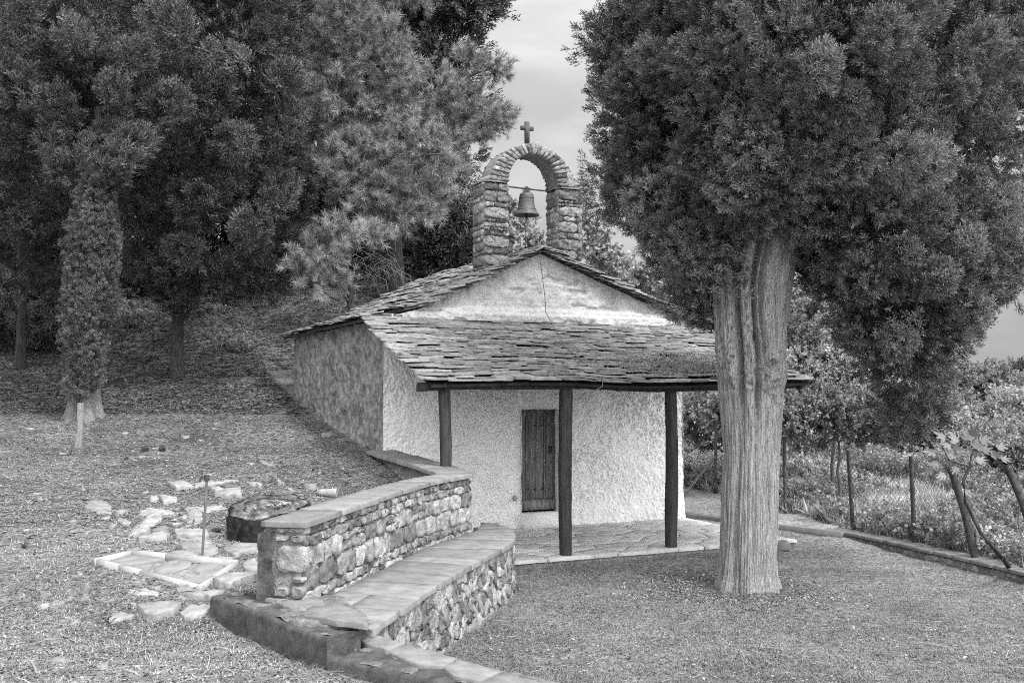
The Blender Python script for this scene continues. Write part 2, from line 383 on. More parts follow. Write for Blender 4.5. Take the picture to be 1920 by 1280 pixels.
wall_sheet(m, TL, TR, 560, lambda T: T*0-.15, lambda T: T*0+3.52, 350, 0, .02, 1, (DT0, DT1, DZ0, DZ1), push=pl_push)
wf = m.build('front_wall', MT['plaster'], chapel, smooth_=True)
# recess of the doorway
m = M(); dep = .26
def rect(m, pts, nu, nv, amp=.006, seed=0, shade=.5):
    a, b, c, d = [np.array(p, float) for p in pts]; u = np.linspace(0, 1, nu)[:, None, None]; v = np.linspace(0, 1, nv)[None, :, None]
    P = a*(1-u)*(1-v)+b*u*(1-v)+c*u*v+d*(1-u)*v; P = P.reshape(-1, 3)
    P = P+np.stack([fbm(P*5+k*9, 3, seed+k) for k in range(3)], 1)*amp
    m.add(P, grid_faces(nu, nv), shade)
for (a, b) in ((DT0, DT0), (DT1, DT1)):
    rect(m, [cp(a, -.03, DZ0-.02), cp(a, dep, DZ0-.02), cp(a, dep, DZ1), cp(a, -.03, DZ1)], 8, 40, .012, 3)
rect(m, [cp(DT0, -.03, DZ1), cp(DT1, -.03, DZ1), cp(DT1, dep, DZ1), cp(DT0, dep, DZ1)], 20, 8, .01, 4)
m.build('door_reveal', MT['plaster'], chapel)
m = M(); m.box(cp((DT0+DT1)/2+.06, .07, .10), (DT1-DT0+.14, .5, .27), math.atan2(U2[1], U2[0]), .55, .008); m.build('threshold', MT['plaster'], chapel)
RZ = math.atan2(U2[1], U2[0])
door = M(); pz = np.linspace(DT0+.01, DT1-.01, 5)
for k in range(4): door.box(cp((pz[k]+pz[k+1])/2, dep-.06-.006*(k % 2), (DZ0+DZ1)/2+.04), (pz[k+1]-pz[k]-.008, .05, DZ1-DZ0-.06), RZ, R.uniform(.3, .8), .001)
dr = door.build('door', MT['doorw'], chapel)
m = M(); m.box(cp((DT0+DT1)/2, dep-.10, DZ0+.12), (DT1-DT0-.02, .05, .17), RZ, .7, .002)
m.box(cp(pz[1], dep-.095, 1.1), (.02, .02, 1.5), RZ, .7); m.box(cp(pz[3]-.02, dep-.095, 1.1), (.02, .02, 1.5), RZ, .7)
m.build('door_batten', MT['doorw'], dr)
for zz in (.62, 1.70):
    for k in range(5): 
        m = M(); c = cp(DT0+.08+k*.135, dep-.10, zz+R.uniform(-.01, .01))
        m.tube([c, c+np.append(-V2*.025, 0)], [.018, .008], 8); m.build('door_stud', MT['iron'], dr)
m = M(); c = cp(DT1-.1, dep-.1, 1.28); m.box(c, (.07, .03, .12), RZ); m.build('door_lock', MT['iron'], dr)
m = M(); c = cp(.13, dep-.1, 1.16); m.tube([c+np.append(U2*a, -abs(a-.02)*.5)+np.append(-V2*.02, 0) for a in np.linspace(-.05, .06, 6)], .006, 6, .9); m.build('door_handle', MT['pipe'], dr)
m = M(); m.box(cp(-.36, -.035, .50), (.055, .03, .085), RZ, .9); m.build('wall_socket', MT['paleplastic'], chapel)
# gable
m = M()
g0 = lambda T: T*0+3.44
wall_sheet(m, -2.55, TR+.02, 300, g0, lambda T: np.maximum(roofz(T)-.05, 3.505), 60, .0, .022, 5, push=lambda T, Z_: -.014*np.abs(n2(T*14, Z_*14, 1, 3, 7))-.03*smooth(n2(T*3, Z_*7, 1, 3, 8), .45, .75)+.05*smooth(Z_, 3.70, 3.62)+.06*smooth(Z_, 3.6, 3.55))
m.build('gable', MT['gable'], chapel, smooth_=True)
# left, right and back walls
def side(m, t, v0, v1, z0, z1, n, nz, sgn, amp, seed):
    v = np.linspace(v0, v1, n); Vv, K = np.meshgrid(v, np.linspace(0, 1, nz), indexing='ij'); Zz = z0+(z1-z0)*K
    d = amp*fbm(np.stack([Vv.ravel()*7, Zz.ravel()*7, 0*Zz.ravel()], 1), 4, seed, .65).reshape(Vv.shape)*.5+.03*n2(Vv, Zz, 1, 2, seed)
    d = d+.12*smooth(Zz, 1.9, .9); d = d*smooth(Vv, 0, .35)
    m.add(cp(t+sgn*d, Vv, Zz).reshape(-1, 3), grid_faces(n, nz), .5)
m = M(); side(m, TL, 0, LEN, .2, 3.42, 260, 130, -1, .06, 31); wl = m.build('side_wall', MT['oldplaster'], chapel, smooth_=True); tag(wl, 'weathered unpainted left side wall')
m = M(); side(m, TR, 0, LEN, -.3, 3.55, 60, 40, 1, .03, 32); tag(m.build('side_wall', MT['plaster'], chapel), 'right side wall')
m = M(); t = np.linspace(TL, TR, 40); rect(m, [cp(TL, LEN, -.3), cp(TR, LEN, -.3), cp(TR, LEN, 3.4), cp(TL, LEN, 3.4)], 20, 10)
m.poly([cp(a, LEN, roofz(a)-.06 if 0 < i < 39 else 3.4) for i, a in enumerate(t)][::-1]); m.build('back_wall', MT['oldplaster'], chapel)
# whitewashed quoin strip on the corner
# roofs
def slates(m, rf, a0, a1, b0, b1, exposure, wmean, fl=1, under=None, seed=0, moss=None, big_edge=0):
    """rf(a,b,o): a across, b down from the top; rows laid from the eave up"""
    r = random.Random(seed); b = b1
    row = 0
    while b > b0-exposure*.3:
        e = exposure*(1+big_edge*math.exp(-(b1-b)/.35))*r.uniform(.8, 1.25)
        a = a0-r.uniform(0, wmean*.5)
        while a < a1:
            wd = wmean*(1+.7*big_edge*math.exp(-(b1-b)/.4))*r.uniform(.45, 1.75)
            L = e*r.uniform(1.7, 2.4); x0, x1 = max(a, a0-.05*r.random()), min(a+wd, a1+.06*r.random())
            if x1-x0 > .05:
                yo = r.uniform(-.035, .035); yb = b+yo; cr = r.uniform(.15, .4)*wd*.4
                poly = [(x0, yb-L), (x1, yb-L), (x1+r.uniform(-.01, .01), yb-cr*r.uniform(.2, 1.)), (x1-cr*r.uniform(.4, 1), yb+r.uniform(-.012, .005)), ((x0+x1)/2+r.uniform(-.2, .2)*wd, yb+r.uniform(-.015, .02)), (x0+cr*r.uniform(.3, 1), yb+r.uniform(-.012, .005)), (x0+r.uniform(-.01, .01), yb-cr*r.uniform(.2, 1.))]
                th = r.uniform(.013, .03); lift = r.uniform(.0, .02)
                k = .16+r.uniform(-.03, .05)
                def fm(A, B, o, yb=yb, L=L, lift=lift, k=k): return rf(A, B, o+.006+lift+(B-(yb-L))*k*1.3)
                sh = r.random()
                P = poly
                stone(m, P, fm, th, base=0, bevel=.008, rough=.0025, step=.06, jit=.004, chaik=0, shade=sh, tilt=(r.uniform(-.05, .05), 0))
            a += wd+.004
        b -= e; row += 1
# main roof left slope: a along v (depth), b = horizontal distance from ridge
wob = lambda A, B: .03*n2(A, B, .9, 3, 77)+.012*n2(A, B, 3, 2, 78)
def rf_left(A, B, o): 
    t = .10-B; return cp(t, A, roofz(t)+o*.93+wob(A, B)) 
def rf_right(A, B, o):
    t = .10+B; return cp(t, A, roofz(t)+o*.93+wob(A, B+9))
PZ0, PZ1 = 3.45, 2.345
def rf_porch(A, B, o):
    sag = -.05*np.sin(np.clip((A+3)/6.3, 0, 1)*math.pi)*0
    B = np.asarray(B, float); z = PZ0+(PZ1-PZ0)*(B/3.1)-.05*np.sin(np.clip(B/3.1, 0, 1)*math.pi)+.06*smooth(A, 1.2, 3.4)*(B/3.1)+.035*np.sin((A+3)/3.3*math.pi)*(B/3.1)*(A < .3)
    return cp(A, .05-B, z+o*.94+wob(A, B+20)*.6)
def under(m, rf, a0, a1, b0, b1, nn=16, th=.06, shade=.3):
    A, B = np.meshgrid(np.linspace(a0, a1, nn), np.linspace(b0, b1, nn), indexing='ij')
    m.add(rf(A.ravel(), B.ravel(), np.full(A.size, 0.)), grid_faces(nn, nn), shade)
    m.add(rf(A.ravel(), B.ravel(), np.full(A.size, -th)), grid_faces(nn, nn)[:, ::-1], shade)
    for (i, sl) in ((A[0], B[0]), (A[-1], B[-1]), (A[:, 0], B[:, 0]), (A[:, -1], B[:, -1])):
        T_ = rf(i, sl, np.zeros(nn)); Bt = rf(i, sl, np.full(nn, -th)); m.add(np.concatenate([T_, Bt]), [[k, k+1, nn+k+1, nn+k] for k in range(nn-1)], shade)
m = M(); slates(m, rf_left, -.10, LEN+.15, .05, 2.98, .13, .40, seed=1)
m2_ = M(); under(m2_, rf_left, -.05, LEN+.1, .0, 2.95)
rl = m.build('roof', MT['slate'], chapel); m2_.build('roof_deck', MT['woodh'], rl)
m = M(); slates(m, rf_right, -.16, LEN+.15, .05, 3.3, .13, .32, seed=2)
m2_ = M(); under(m2_, rf_right, -.05, LEN+.1, .0, 3.25)
rr = m.build('roof', MT['slate'], chapel); m2_.build('roof_deck', MT['woodh'], rr)
m = M()
for k in range(26): 
    v = -.12+k*.26; c = cp(.10, v+.12, 4.74+R.uniform(-.01, .02))
    stone(m, [(-.16, -.15), (.16, -.15), (.17, .14), (-.15, .15)], lambda A, B, o, v=v: cp(.10+A, v+.13+B, 4.735+o-abs(A)*.35), .03, rough=.004, shade=R.random())
m.build('ridge', MT['slate'], chapel)
# rake slates, thick loose layers along the gable edge
m = M()
for sgn, tt in ((-1, np.arange(.15, 2.3, .115)), (1, np.arange(.15, 3.1, .12))):
    for q in tt:
        for lay in range(2):
            t = .10+sgn*q; L = R.uniform(.14, .24)
            v0 = -.14+R.uniform(-.05, .05); 
            sl = R.uniform(.25, .45)*1.0
            stone(m, [(-L, -.02), (L, -.04), (L*.9, .34), (-L, .36)], lambda A, B, o, t=t, v0=v0, lay=lay, sgn=sgn, q=q: cp(t+A, v0+B, roofz(t)-.035+.045*lay+o-(sgn*A)*.22+.01), R.uniform(.02, .035), rough=.003, jit=.008, shade=R.random()*.8)
m.build('verge_slates', MT['slate'], chapel)
# porch roof
m = M(); slates(m, rf_porch, -3.02, 3.42, .10, 3.14, .088, .30, seed=3, big_edge=.5)
rp = m.build('porch_roof', MT['slate'], chapel); m2_ = M(); under(m2_, rf_porch, -2.95, 3.32, .02, 3.04, th=.04); m2_.build('roof_deck', MT['woodh'], rp)
# moss cushions on the porch roof
m = M(); n = 5200
a = rng.normal(1.6, .62, n); b = rng.normal(2.25, .27, n)+(a-1.6)*-.08; ok = (b < 2.95) & (a < 3.2); a = a[ok]; b = b[ok]; n = len(a)
P = rf_porch(a, b, np.full(n, .10+.0*a)); d = rng.normal(0, 1, (n, 3)); d[:, 2] = abs(d[:, 2])*.6+.3; d /= np.linalg.norm(d, axis=1)[:, None]
e = np.cross(d, rng.normal(0, 1, (n, 3))); e /= np.linalg.norm(e, axis=1)[:, None]; L = rng.uniform(.015, .045, n)[:, None]
V = np.stack([P-e*L*.3, P+e*L*.3, P+d*L], 1); m.add(V.reshape(-1, 3), np.arange(3*n).reshape(-1, 3), rng.random(n))
m.build('moss', MT['litter'], rp)
# porch timber
def beamz(t): return 2.345+.012+.035*np.sin((t+3)/3.3*math.pi)*(t < .3)+.05*smooth(t, 1.2, 3.4)
m = M(); tt = np.linspace(-3.06, 3.2, 24)
for k in range(len(tt)-1):
    pass
P = []
for t in tt:
    z = beamz(np.float64(t))-.015; hh = .062+.008*math.sin(t*3)
    P.append([cp(t, -2.90, z-hh), cp(t, -2.73, z-hh), cp(t, -2.73, z+hh), cp(t, -2.90, z+hh)])
P = np.array(P)+rng.normal(0, .003, (len(tt), 4, 3)); m.add(P.reshape(-1, 3), grid_faces(len(tt), 4, True), .4); m.poly(P[0]); m.poly(P[-1][::-1])
m.build('beam', MT['woodh'], chapel)
for t in np.arange(-2.7, 3.3, .66):
    m = M(); pts = rf_porch(np.full(6, t), np.linspace(.1, 2.98, 6), np.full(6, -.085)); m.tube(pts, .038, 7, .4, .15, int(t*9) % 7); m.build('rafter', MT['woodh'], chapel)
for i, t in enumerate((-2.675, -.88, .887, 2.66)):
    m = M(); n = 26; zz = np.linspace(.0, float(beamz(t))-.07, n); wdt = (.062, .066, .066, .062)[i]
    ring = np.array([(-1, -1), (-.2, -1.03), (.2, -.9), (1, -1), (1, 1), (-1, 1)])*wdt
    P = []
    for z in zz:
        r_ = ring*(1+.10*n2(np.array([z*1.5+i*5]), np.array([0.]), 1, 2, 5)[0])
        o_ = .015*n2(np.array([z*.8+i*5, z*.8+i*9]), np.array([0., 5.]), 1, 2, 8)
        P.append([cp(t+q[0]+o_[0], -2.81+q[1]+o_[1], z) for q in r_])
    P = np.array(P)+rng.normal(0, .0015, (n, 6, 3)); m.add(P.reshape(-1, 3), grid_faces(n, 6, True), .5); m.poly(P[0]); m.poly(P[-1][::-1])
    m.build('post', MT['wood'], chapel)
# ---- bell arch ----
AV0, AV1 = .10, .56     # front and back faces
HW, OW, SP = .473, .61, 5.92    # half opening, outer ring, springing
ATC = .06
arch = M(); core = M()
def amap(face):
    return (lambda A, B, o: cp(ATC+A, AV0-o, B)) if face == 0 else (lambda A, B, o: cp(ATC+A, AV1+o, B))
def pier_rows(z0, z1, x0, x1, seed):
    r = random.Random(seed); z = z0; rows = []
    while z < z1-.03:
        h = min(r.choice([.06, .09, .17, .19, .12]), z1-z); 
        if z1-(z+h) < .04: h = z1-z
        x = x0
        while x < x1-.02:
            wd = r.uniform(.9, 3.2)*h if h < .15 else r.uniform(1.2, 3.2)*h; wd = min(wd, x1-x)
            if x1-(x+wd) < .08: wd = x1-x
            rows.append([(x+.008, z+.007), (x+wd-.008, z+.007), (x+wd-.008, z+h-.007), (x+.008, z+h-.007)]); x += wd
        z += h
    return rows
PIERS = [(-.935, -HW), (HW, .94)]
for pi_, (x0, x1) in enumerate(PIERS):
    for f in (0, 1):
        for c in pier_rows(4.2, 5.80, x0, x1, 11+pi_+f*5): stone(arch, c, amap(f), .035, base=-.04, bevel=.010, rough=.010, step=.04, jit=.007)
    for tx, sg in ((x0, -1), (x1, 1)):
        for c in pier_rows(4.2, 5.80, AV0+.01, AV1-.01, 31+pi_): stone(arch, c, lambda A, B, o, tx=tx, sg=sg: cp(ATC+tx+sg*(o), A, B), .02 if abs(tx) > .5 else .002, base=-.03, bevel=.015, rough=.007, step=.04, jit=.005)
    core.box(cp(ATC+(x0+x1)/2, (AV0+AV1)/2, 5.0), (x1-x0-.03, AV1-AV0-.03, 1.6), RZ)
    # shoulder slab
    stone(arch, [(x0-.03, AV0-.06), (x1+.01, AV0-.06), (x1+.01, AV1+.05), (x0-.03, AV1+.05)], lambda A, B, o: cp(ATC+A, B, 5.80+o), .03, base=-.0, rough=.005)
# ring of voussoirs: outer/inner profile by angle
nv = 23; an = np.linspace(math.radians(-8), math.radians(188), nv+1)
def rin(a): return HW*math.cos(a), 5.80 if a < 0 or a > math.pi else (5.86+.50*math.sin(a))
def prof(a, k):   # k 0 inner 1 outer
    ca, sa = math.cos(a), max(math.sin(a), 0)
    ri = (HW*np.sign(ca)*min(1, abs(ca)), 5.83+.53*sa)
    ro = (.80*ca, 5.83+.69*sa)
    return np.array(ri)*(1-k)+np.array(ro)*k
an = np.linspace(0, math.pi, nv+1)
for f in (0, 1):
    for k in range(nv):
        a, b = an[k]+.012, an[k+1]-.012; j = R.uniform(-.03, .05)
        if k == nv//2:
            q = [prof(a-.02, -.05), prof(a-.05, 1.30), prof(b+.05, 1.30), prof(b+.02, -.05)]; dd = .055
        else: q = [prof(a, 0), prof(a, 1+j), prof(b, 1+j), prof(b, 0)]; dd = R.uniform(.02, .045)
        stone(arch, q, amap(f), dd, base=-.04, bevel=.012, rough=.007, step=.04, jit=.004)
# intrados and extrados shells
for kk in (0.03, .97):
    A_ = np.linspace(0, math.pi, 60); pr = np.array([prof(a, kk) for a in A_]); vv = np.linspace(AV0, AV1, 9)
    P = np.array([[cp(ATC+p[0], v, p[1]) for v in vv] for p in pr]); P += (fbm(P.reshape(-1, 3)*7, 3, 3).reshape(60, 9, 1))*.014
    core.add(P.reshape(-1, 3), grid_faces(60, 9), .5)
for f, vvv in ((0, AV0+.0), (1, AV1-.0)):
    A_ = np.linspace(0, math.pi, 60); P = np.array([[cp(ATC+prof(a, .03)[0], vvv, prof(a, .03)[1]), cp(ATC+prof(a, .97)[0], vvv, prof(a, .97)[1])] for a in A_]); core.add(P.reshape(-1, 3), grid_faces(60, 2), .5)
# haunch stones leaning on the shoulders
stone(arch, [(.62, 5.82), (.89, 5.82), (.87, 5.93), (.78, 6.06), (.62, 6.14)], amap(0), .05, base=-.4, bevel=.03, rough=.008, shade=.75)
stone(arch, [(-.91, 5.82), (-.74, 5.82), (-.74, 5.96), (-.84, 5.93)], amap(0), -.02, base=-.4, bevel=.03, rough=.008, shade=.5)
ba = arch.build('bell_arch', MT['archstone'], chapel); core.build('mortar_core', MT['mortar'], ba)
m = M(); kz = 5.83+.69*1.12; c0 = cp(ATC-.03, .30, 0)
m.box(c0+[0, 0, kz+.17], (.075, .06, .38), RZ, .5, .002); m.build('cross', MT['cross'], ba)
m = M(); m.box(c0+[0, 0, kz+.245], (.235, .055, .07), RZ, .6, .002); m.build('cross_arm', MT['cross'], [o for o in bpy.data.objects if o.name == 'cross'][0]) if False else m.build('cross_arm', MT['cross'], ba)
m = M(); m.tube([cp(ATC-HW-.05, .30, 5.80), cp(ATC, .30, 5.785), cp(ATC+HW+.05, .30, 5.775)], .014, 8); bar = m.build('bell_bar', MT['iron'], ba)
# bell
bc = cp(.02, .30, 0); bell = thing('bell', 'weathered bronze bell hanging from the iron bar in the stone arch', 'bell', bc+[0, 0, 5.32])
prf = [(.0, .405), (.04, .405), (.085, .395), (.115, .375), (.125, .34), (.13, .27), (.138, .20), (.150, .14), (.172, .085), (.200, .045), (.222, .02), (.226, .0), (.212, .0), (.19, .03), (.15, .09), (.12, .2), (.10, .33), (0, .37)]
prf = [(r_, z*1.0) for r_, z in prf]
m = M(); sg = 40; aa = np.linspace(0, 2*math.pi, sg, endpoint=False)
P = np.array([[bc+[r_*math.cos(a), r_*math.sin(a), 5.32+z] for a in aa] for r_, z in prf]); m.add(P.reshape(-1, 3), grid_faces(len(prf), sg, True), .5)
m.build('bell_body', MT['bronze'], bell, smooth_=True)
for z, r_ in ((.10, .168), (.30, .13)):
    m = M(); m.tube([bc+[r_*math.cos(a), r_*math.sin(a), 5.32+z] for a in np.linspace(0, 2*math.pi, 41)], .006, 6, caps=False); m.build('raised_band', MT['bronze'], bell)
m = M()
for a in (0, 1.05, 2.1): 
    for s in (-1, 1):
        d = np.array([math.cos(a), math.sin(a), 0])*s; m.tube([bc+d*.02+[0, 0, 5.72], bc+d*.065+[0, 0, 5.75], bc+d*.06+[0, 0, 5.79], bc+d*.02+[0, 0, 5.815]], .011, 6)
m.tube([bc+[0, 0, 5.71], bc+[0, 0, 5.83]], .02, 8); m.build('crown_loops', MT['bronze'], bell)
m = M(); m.tube([bc+[0, 0, 5.66], bc+[0, 0, 5.35]], .009, 6); m.tube([bc+[0, 0, 5.36], bc+[0, 0, 5.32], bc+[0, 0, 5.28], bc+[0, 0, 5.25]], [.012, .03, .026, .008], 10); m.build('clapper', MT['iron'], bell)
# bell rope over the gable and porch roof
pts = [bc+[0, 0, 5.26], atd(991, 440, 17.35), cp(.04, -.10, 4.83), atd(1022, 560, 17.1), cp(.19, -.10, 3.62)]
q = [(1045, 630), (1062, 668), (1085, 690), (1108, 705), (1120, 716)]
vv_ = [-.6, -1.4, -1.95, -2.4, -2.95]
for (px, py), v in zip(q, vv_):
    # point of the porch roof seen at that pixel
    b = .05-v; best = min(np.linspace(-1, 2, 300), key=lambda t: abs((lambda p: 960+FPX*p[0]/p[1]-px)(cp(t, v))))
    pts.append(rf_porch(np.array([best]), np.array([b]), np.array([.085]))[0])
e = pts[-1]; pts += [e+np.append(-V2*.16, -.03), e+np.append(-V2*.20-U2*.03, -.12), e+np.append(-V2*.19-U2*.13, -.17)]
m = M(); m.tube(pts, .0065, 5, .5); tag(m.build('bell_rope', MT['wire'], None, loc=tuple(pts[0])), 'thin cord running from the bell down the gable and over the porch roof', 'rope')

# ---------------- paved terrace ----------------
m = M(); flat = lambda z0: (lambda A, B, o: cp(A, B, z0+o))
for c in voronoi(-3.0, 3.05, -3.0, .06, 110, .014, 1.5, 1.05, 5):
    stone(m, c, flat(-.012), .012, base=-.03, bevel=.003, rough=.0012, step=.09, jit=.006, chaik=0)
tr = tag(m.build('paved_terrace', MT['paving'], None, loc=tuple(cp(0, -1.5, 0))), kind='structure')
m = M(); m.box(cp(.02, -1.45, -.12), (6.0, 3.05, .21), RZ, .5, .004); tag(m.build('terrace_base', MT['mortar'], None, loc=tuple(cp(0, -1.5, -.2))), kind='structure')
# ---------------- rubble walls ----------------
def curve(pts, n=80):
    P = np.array(pts, float); k = len(P); t = np.linspace(0, k-1, n); out = []
    for q in t:
        i = min(int(q), k-2); f = q-i; p0, p1, p2, p3 = P[max(i-1, 0)], P[i], P[i+1], P[min(i+2, k-1)]
        out.append(.5*((2*p1)+(-p0+p2)*f+(2*p0-5*p1+4*p2-p3)*f*f+(-p0+3*p1-3*p2+p3)*f**3))
    return np.array(out)
class Path:
    def __init__(s, pts, n=80):
        s.p = curve(pts, n); d = np.diff(s.p, axis=0); s.s = np.concatenate([[0], np.cumsum(np.linalg.norm(d, axis=1))]); s.L = s.s[-1]
        T = np.gradient(s.p, axis=0); T /= np.linalg.norm(T, axis=1)[:, None]; s.nr = np.stack([T[:, 1], -T[:, 0]], 1)   # right-hand normal
    def at(s, a, off=0, z=0):
        a = np.asarray(a, float); x = np.interp(a, s.s, s.p[:, 0]); y = np.interp(a, s.s, s.p[:, 1])
        nx = np.interp(a, s.s, s.nr[:, 0]); ny = np.interp(a, s.s, s.nr[:, 1])
        ex = np.clip(a, None, 0)+np.clip(a-s.L, 0, None); t0 = (s.p[1]-s.p[0]) if np.all(a < s.L/2) else (s.p[-1]-s.p[-2]); t0 = t0/np.linalg.norm(t0)
        z = np.broadcast_to(np.asarray(z, float), x.shape)
        return np.stack([x+nx*off+ex*t0[0], y+ny*off+ex*t0[1], z], -1)
def wallcore(m, path, o0, o1, z0, z1f, n=60):
    s = np.linspace(0, path.L, n); P = []
    z1 = z1f(s)
    for k in range(n): P.append([path.at(s[k], o0, z0), path.at(s[k], o1, z0), path.at(s[k], o1, z1[k]), path.at(s[k], o0, z1[k])])
    m.add(np.array(P).reshape(-1, 3), grid_faces(n, 4, True)); m.poly(np.array(P[0])[::-1]); m.poly(P[-1])
def coursed(x0, x1, z0, z1, seed, hs=(.07, .10, .15, .17, .13)):
    r = random.Random(seed); z = z0; out = []
    while z < z1-.02:
        h = min(r.choice(hs), z1-z)
        if z1-(z+h) < .05: h = z1-z
        x = x0-r.random()*.1
        while x < x1:
            wd = r.uniform(.9, 2.2)*max(h, .09)*(1.3 if h < .1 else 1); a, b = max(x, x0), min(x+wd, x1)
            if b-a > .03:
                if h > .12 and r.random() < .22:
                    mz = z+h*r.uniform(.35, .65)
                    out += [[(a+.006, z+.006), (b-.006, z+.006), (b-.006, mz-.005), (a+.006, mz-.005)], [(a+.006, mz+.005), (b-.006, mz+.005), (b-.006, z+h-.006), (a+.006, z+h-.006)]]
                else:
                    j = lambda: r.uniform(-.012, .012)
                    out.append([(a+.007+j()*.5, z+.007+j()*.4), (b-.007+j()*.5, z+.007+j()*.4), (b-.007+j(), z+h-.007+j()*.4), (a+.007+j(), z+h-.007+j()*.4)])
            x += wd
        z += h
    return out
def coping(m, path, o0, o1, ztop, th, wmean, seed, gap=.010, wob_=.01, overhang=.0, s0=0, s1=None, shades=None):
    r = random.Random(seed); s = s0; L = path.L if s1 is None else s1; slant = r.uniform(-.04, .04)
    while s < L-.02:
        wd = r.uniform(.7, 1.4)*wmean
        if L-(s+wd) < .3*wmean: wd = L-s
        ns = r.uniform(-.05, .05) if s+wd < L-.01 else 0
        a0, a1 = o0+r.uniform(-overhang, overhang*.3), o1+r.uniform(-overhang*.3, overhang)
        poly = [(s+gap, a0), (s+wd-gap, a0), (s+wd+ns-gap, a1), (s+slant+gap, a1)]
        dz = r.uniform(-.004, .004)
        def fm(A, B, o, dz=dz): return path.at(A, B, ztop(A) if callable(ztop) else ztop)+np.stack([0*A, 0*A, o+dz], -1)
        stone(m, poly, fm, 0, base=-th, bevel=.006, rough=.0022, step=.06, jit=.0035, chaik=0, shade=(r.uniform(.25, .8)))
        s += wd; slant = ns
# upper wall : face line runs from the near end to the corner (right side of travel = visible face)
UW = Path([(-1.66, 8.26), (-1.34, 9.85), (-.965, 11.55), (-.50, 12.75)])
ZUW = lambda s: 1.25+.015*np.asarray(s)/4.7
uw = thing('stone_wall', 'upper retaining wall of coursed stone capped with pale slabs, beside the tree stump', 'stone wall', UW.at(2.2, -.2, .55), None)
m = M(); wallcore(m, UW, -.34, -.035, .2, lambda s: ZUW(s)-.03); m.build('mortar', MT['mortar'], uw)
m = M()
for c in coursed(0, UW.L, .45, 1.205, 4, (.09, .13, .17, .20, .15)):
    stone(m, c, lambda A, B, o: UW.at(A, -.03+o, B), R.uniform(.012, .045), base=-.03, bevel=.006, rough=.009, step=.045, jit=.008, chaik=(1 if R.random() < .5 else 0))
for c in coursed(0, UW.L, .45, 1.2, 14, (.12, .15, .18)):
    stone(m, c, lambda A, B, o: UW.at(A, -.34-o, B), R.uniform(.01, .03), base=-.03, bevel=.016, rough=.007, step=.07, jit=.005)
# near end face
e0 = UW.at(0, 0, 0); t0 = UW.p[1]-UW.p[0]; t0 /= np.linalg.norm(t0); nr0 = UW.nr[0]
def endmap(A, B, o): return np.stack([e0[0]-nr0[0]*A-t0[0]*o, e0[1]-nr0[1]*A-t0[1]*o, B+0*A], -1)
for c in ([(.0, .5), (.24, .5), (.25, .62), (.0, .62)], [(.0, .63), (.11, .63), (.11, .74), (.0, .73)], [(.12, .64), (.25, .64), (.25, .72), (.12, .72)], [(.0, .75), (.10, .75), (.1, .81), (.0, .8)], [(-.02, .84), (.21, .83), (.25, .93), (.22, 1.05), (.02, 1.06), (-.03, .95)], [(.0, 1.08), (.12, 1.08), (.12, 1.14), (.0, 1.14)], [(.13, 1.09), (.25, 1.08), (.25, 1.14), (.13, 1.15)], [(.0, 1.15), (.25, 1.155), (.24, 1.2), (.0, 1.2)]):
    stone(m, c, endmap, R.uniform(.02, .04), base=-.04, bevel=.015, rough=.007, step=.045, jit=.005, shade=R.uniform(.2, .75))
m.build('stonework', MT['stone'], uw)
m = M(); rect(m, [endmap(np.array(.25), np.array(.5), 0.03), endmap(np.array(.39), np.array(.5), 0.03), endmap(np.array(.39), np.array(1.15), 0.03), endmap(np.array(.27), np.array(1.17), 0.03)], 10, 30, .02)
rect(m, [endmap(np.array(.39), np.array(.5), 0.03), endmap(np.array(.39), np.array(.5), -.2), endmap(np.array(.39), np.array(1.15), -.2), endmap(np.array(.39), np.array(1.15), 0.03)], 10, 30, .02)
rect(m, [endmap(np.array(.25), np.array(1.16), 0.03), endmap(np.array(.39), np.array(1.15), .03), endmap(np.array(.39), np.array(1.15), -.2), endmap(np.array(.25), np.array(1.16), -.2)], 10, 10, .01)
m.build('end_render', MT['dark_conc'], uw)
m = M(); coping(m, UW, -.36, .02, ZUW, .045, .75, 3, overhang=.02, s0=-.05); m.build('coping', MT['coping'], uw)
# second wall from the corner back to the chapel
W2 = Path([(-.60, 12.86), (-1.15, 14.2), (-1.98, 16.15)]); 
Z2 = lambda s: 1.265+.025*np.asarray(s)
w2 = thing('stone_wall', 'low wall with slab top running from the wall corner back to the chapel', 'stone wall', W2.at(1.8, -.1, .9))
m = M(); wallcore(m, W2, -.26, .0, -.2, lambda s: Z2(s)-.03); m.build('mortar', MT['mortar'], w2)
m = M()
for c in coursed(0.05, W2.L, .6, 1.22, 24, (.1, .16, .2)):
    stone(m, c, lambda A, B, o: W2.at(A, -.25-o, B), R.uniform(.0, .02), base=-.03, bevel=.02, rough=.01, step=.07, jit=.005)
for c in coursed(0.05, W2.L, -.1, 1.22, 25, (.1, .16, .2)):
    stone(m, c, lambda A, B, o: W2.at(A, .0+o, B), R.uniform(.0, .02), base=-.03, bevel=.02, rough=.01, step=.07, jit=.005)
m.build('stonework', MT['stone'], w2)
m = M(); coping(m, W2, -.34, .14, lambda s: Z2(s)+.004, .05, .55, 6, overhang=.02, s0=.02); m.build('coping', MT['coping'], w2)
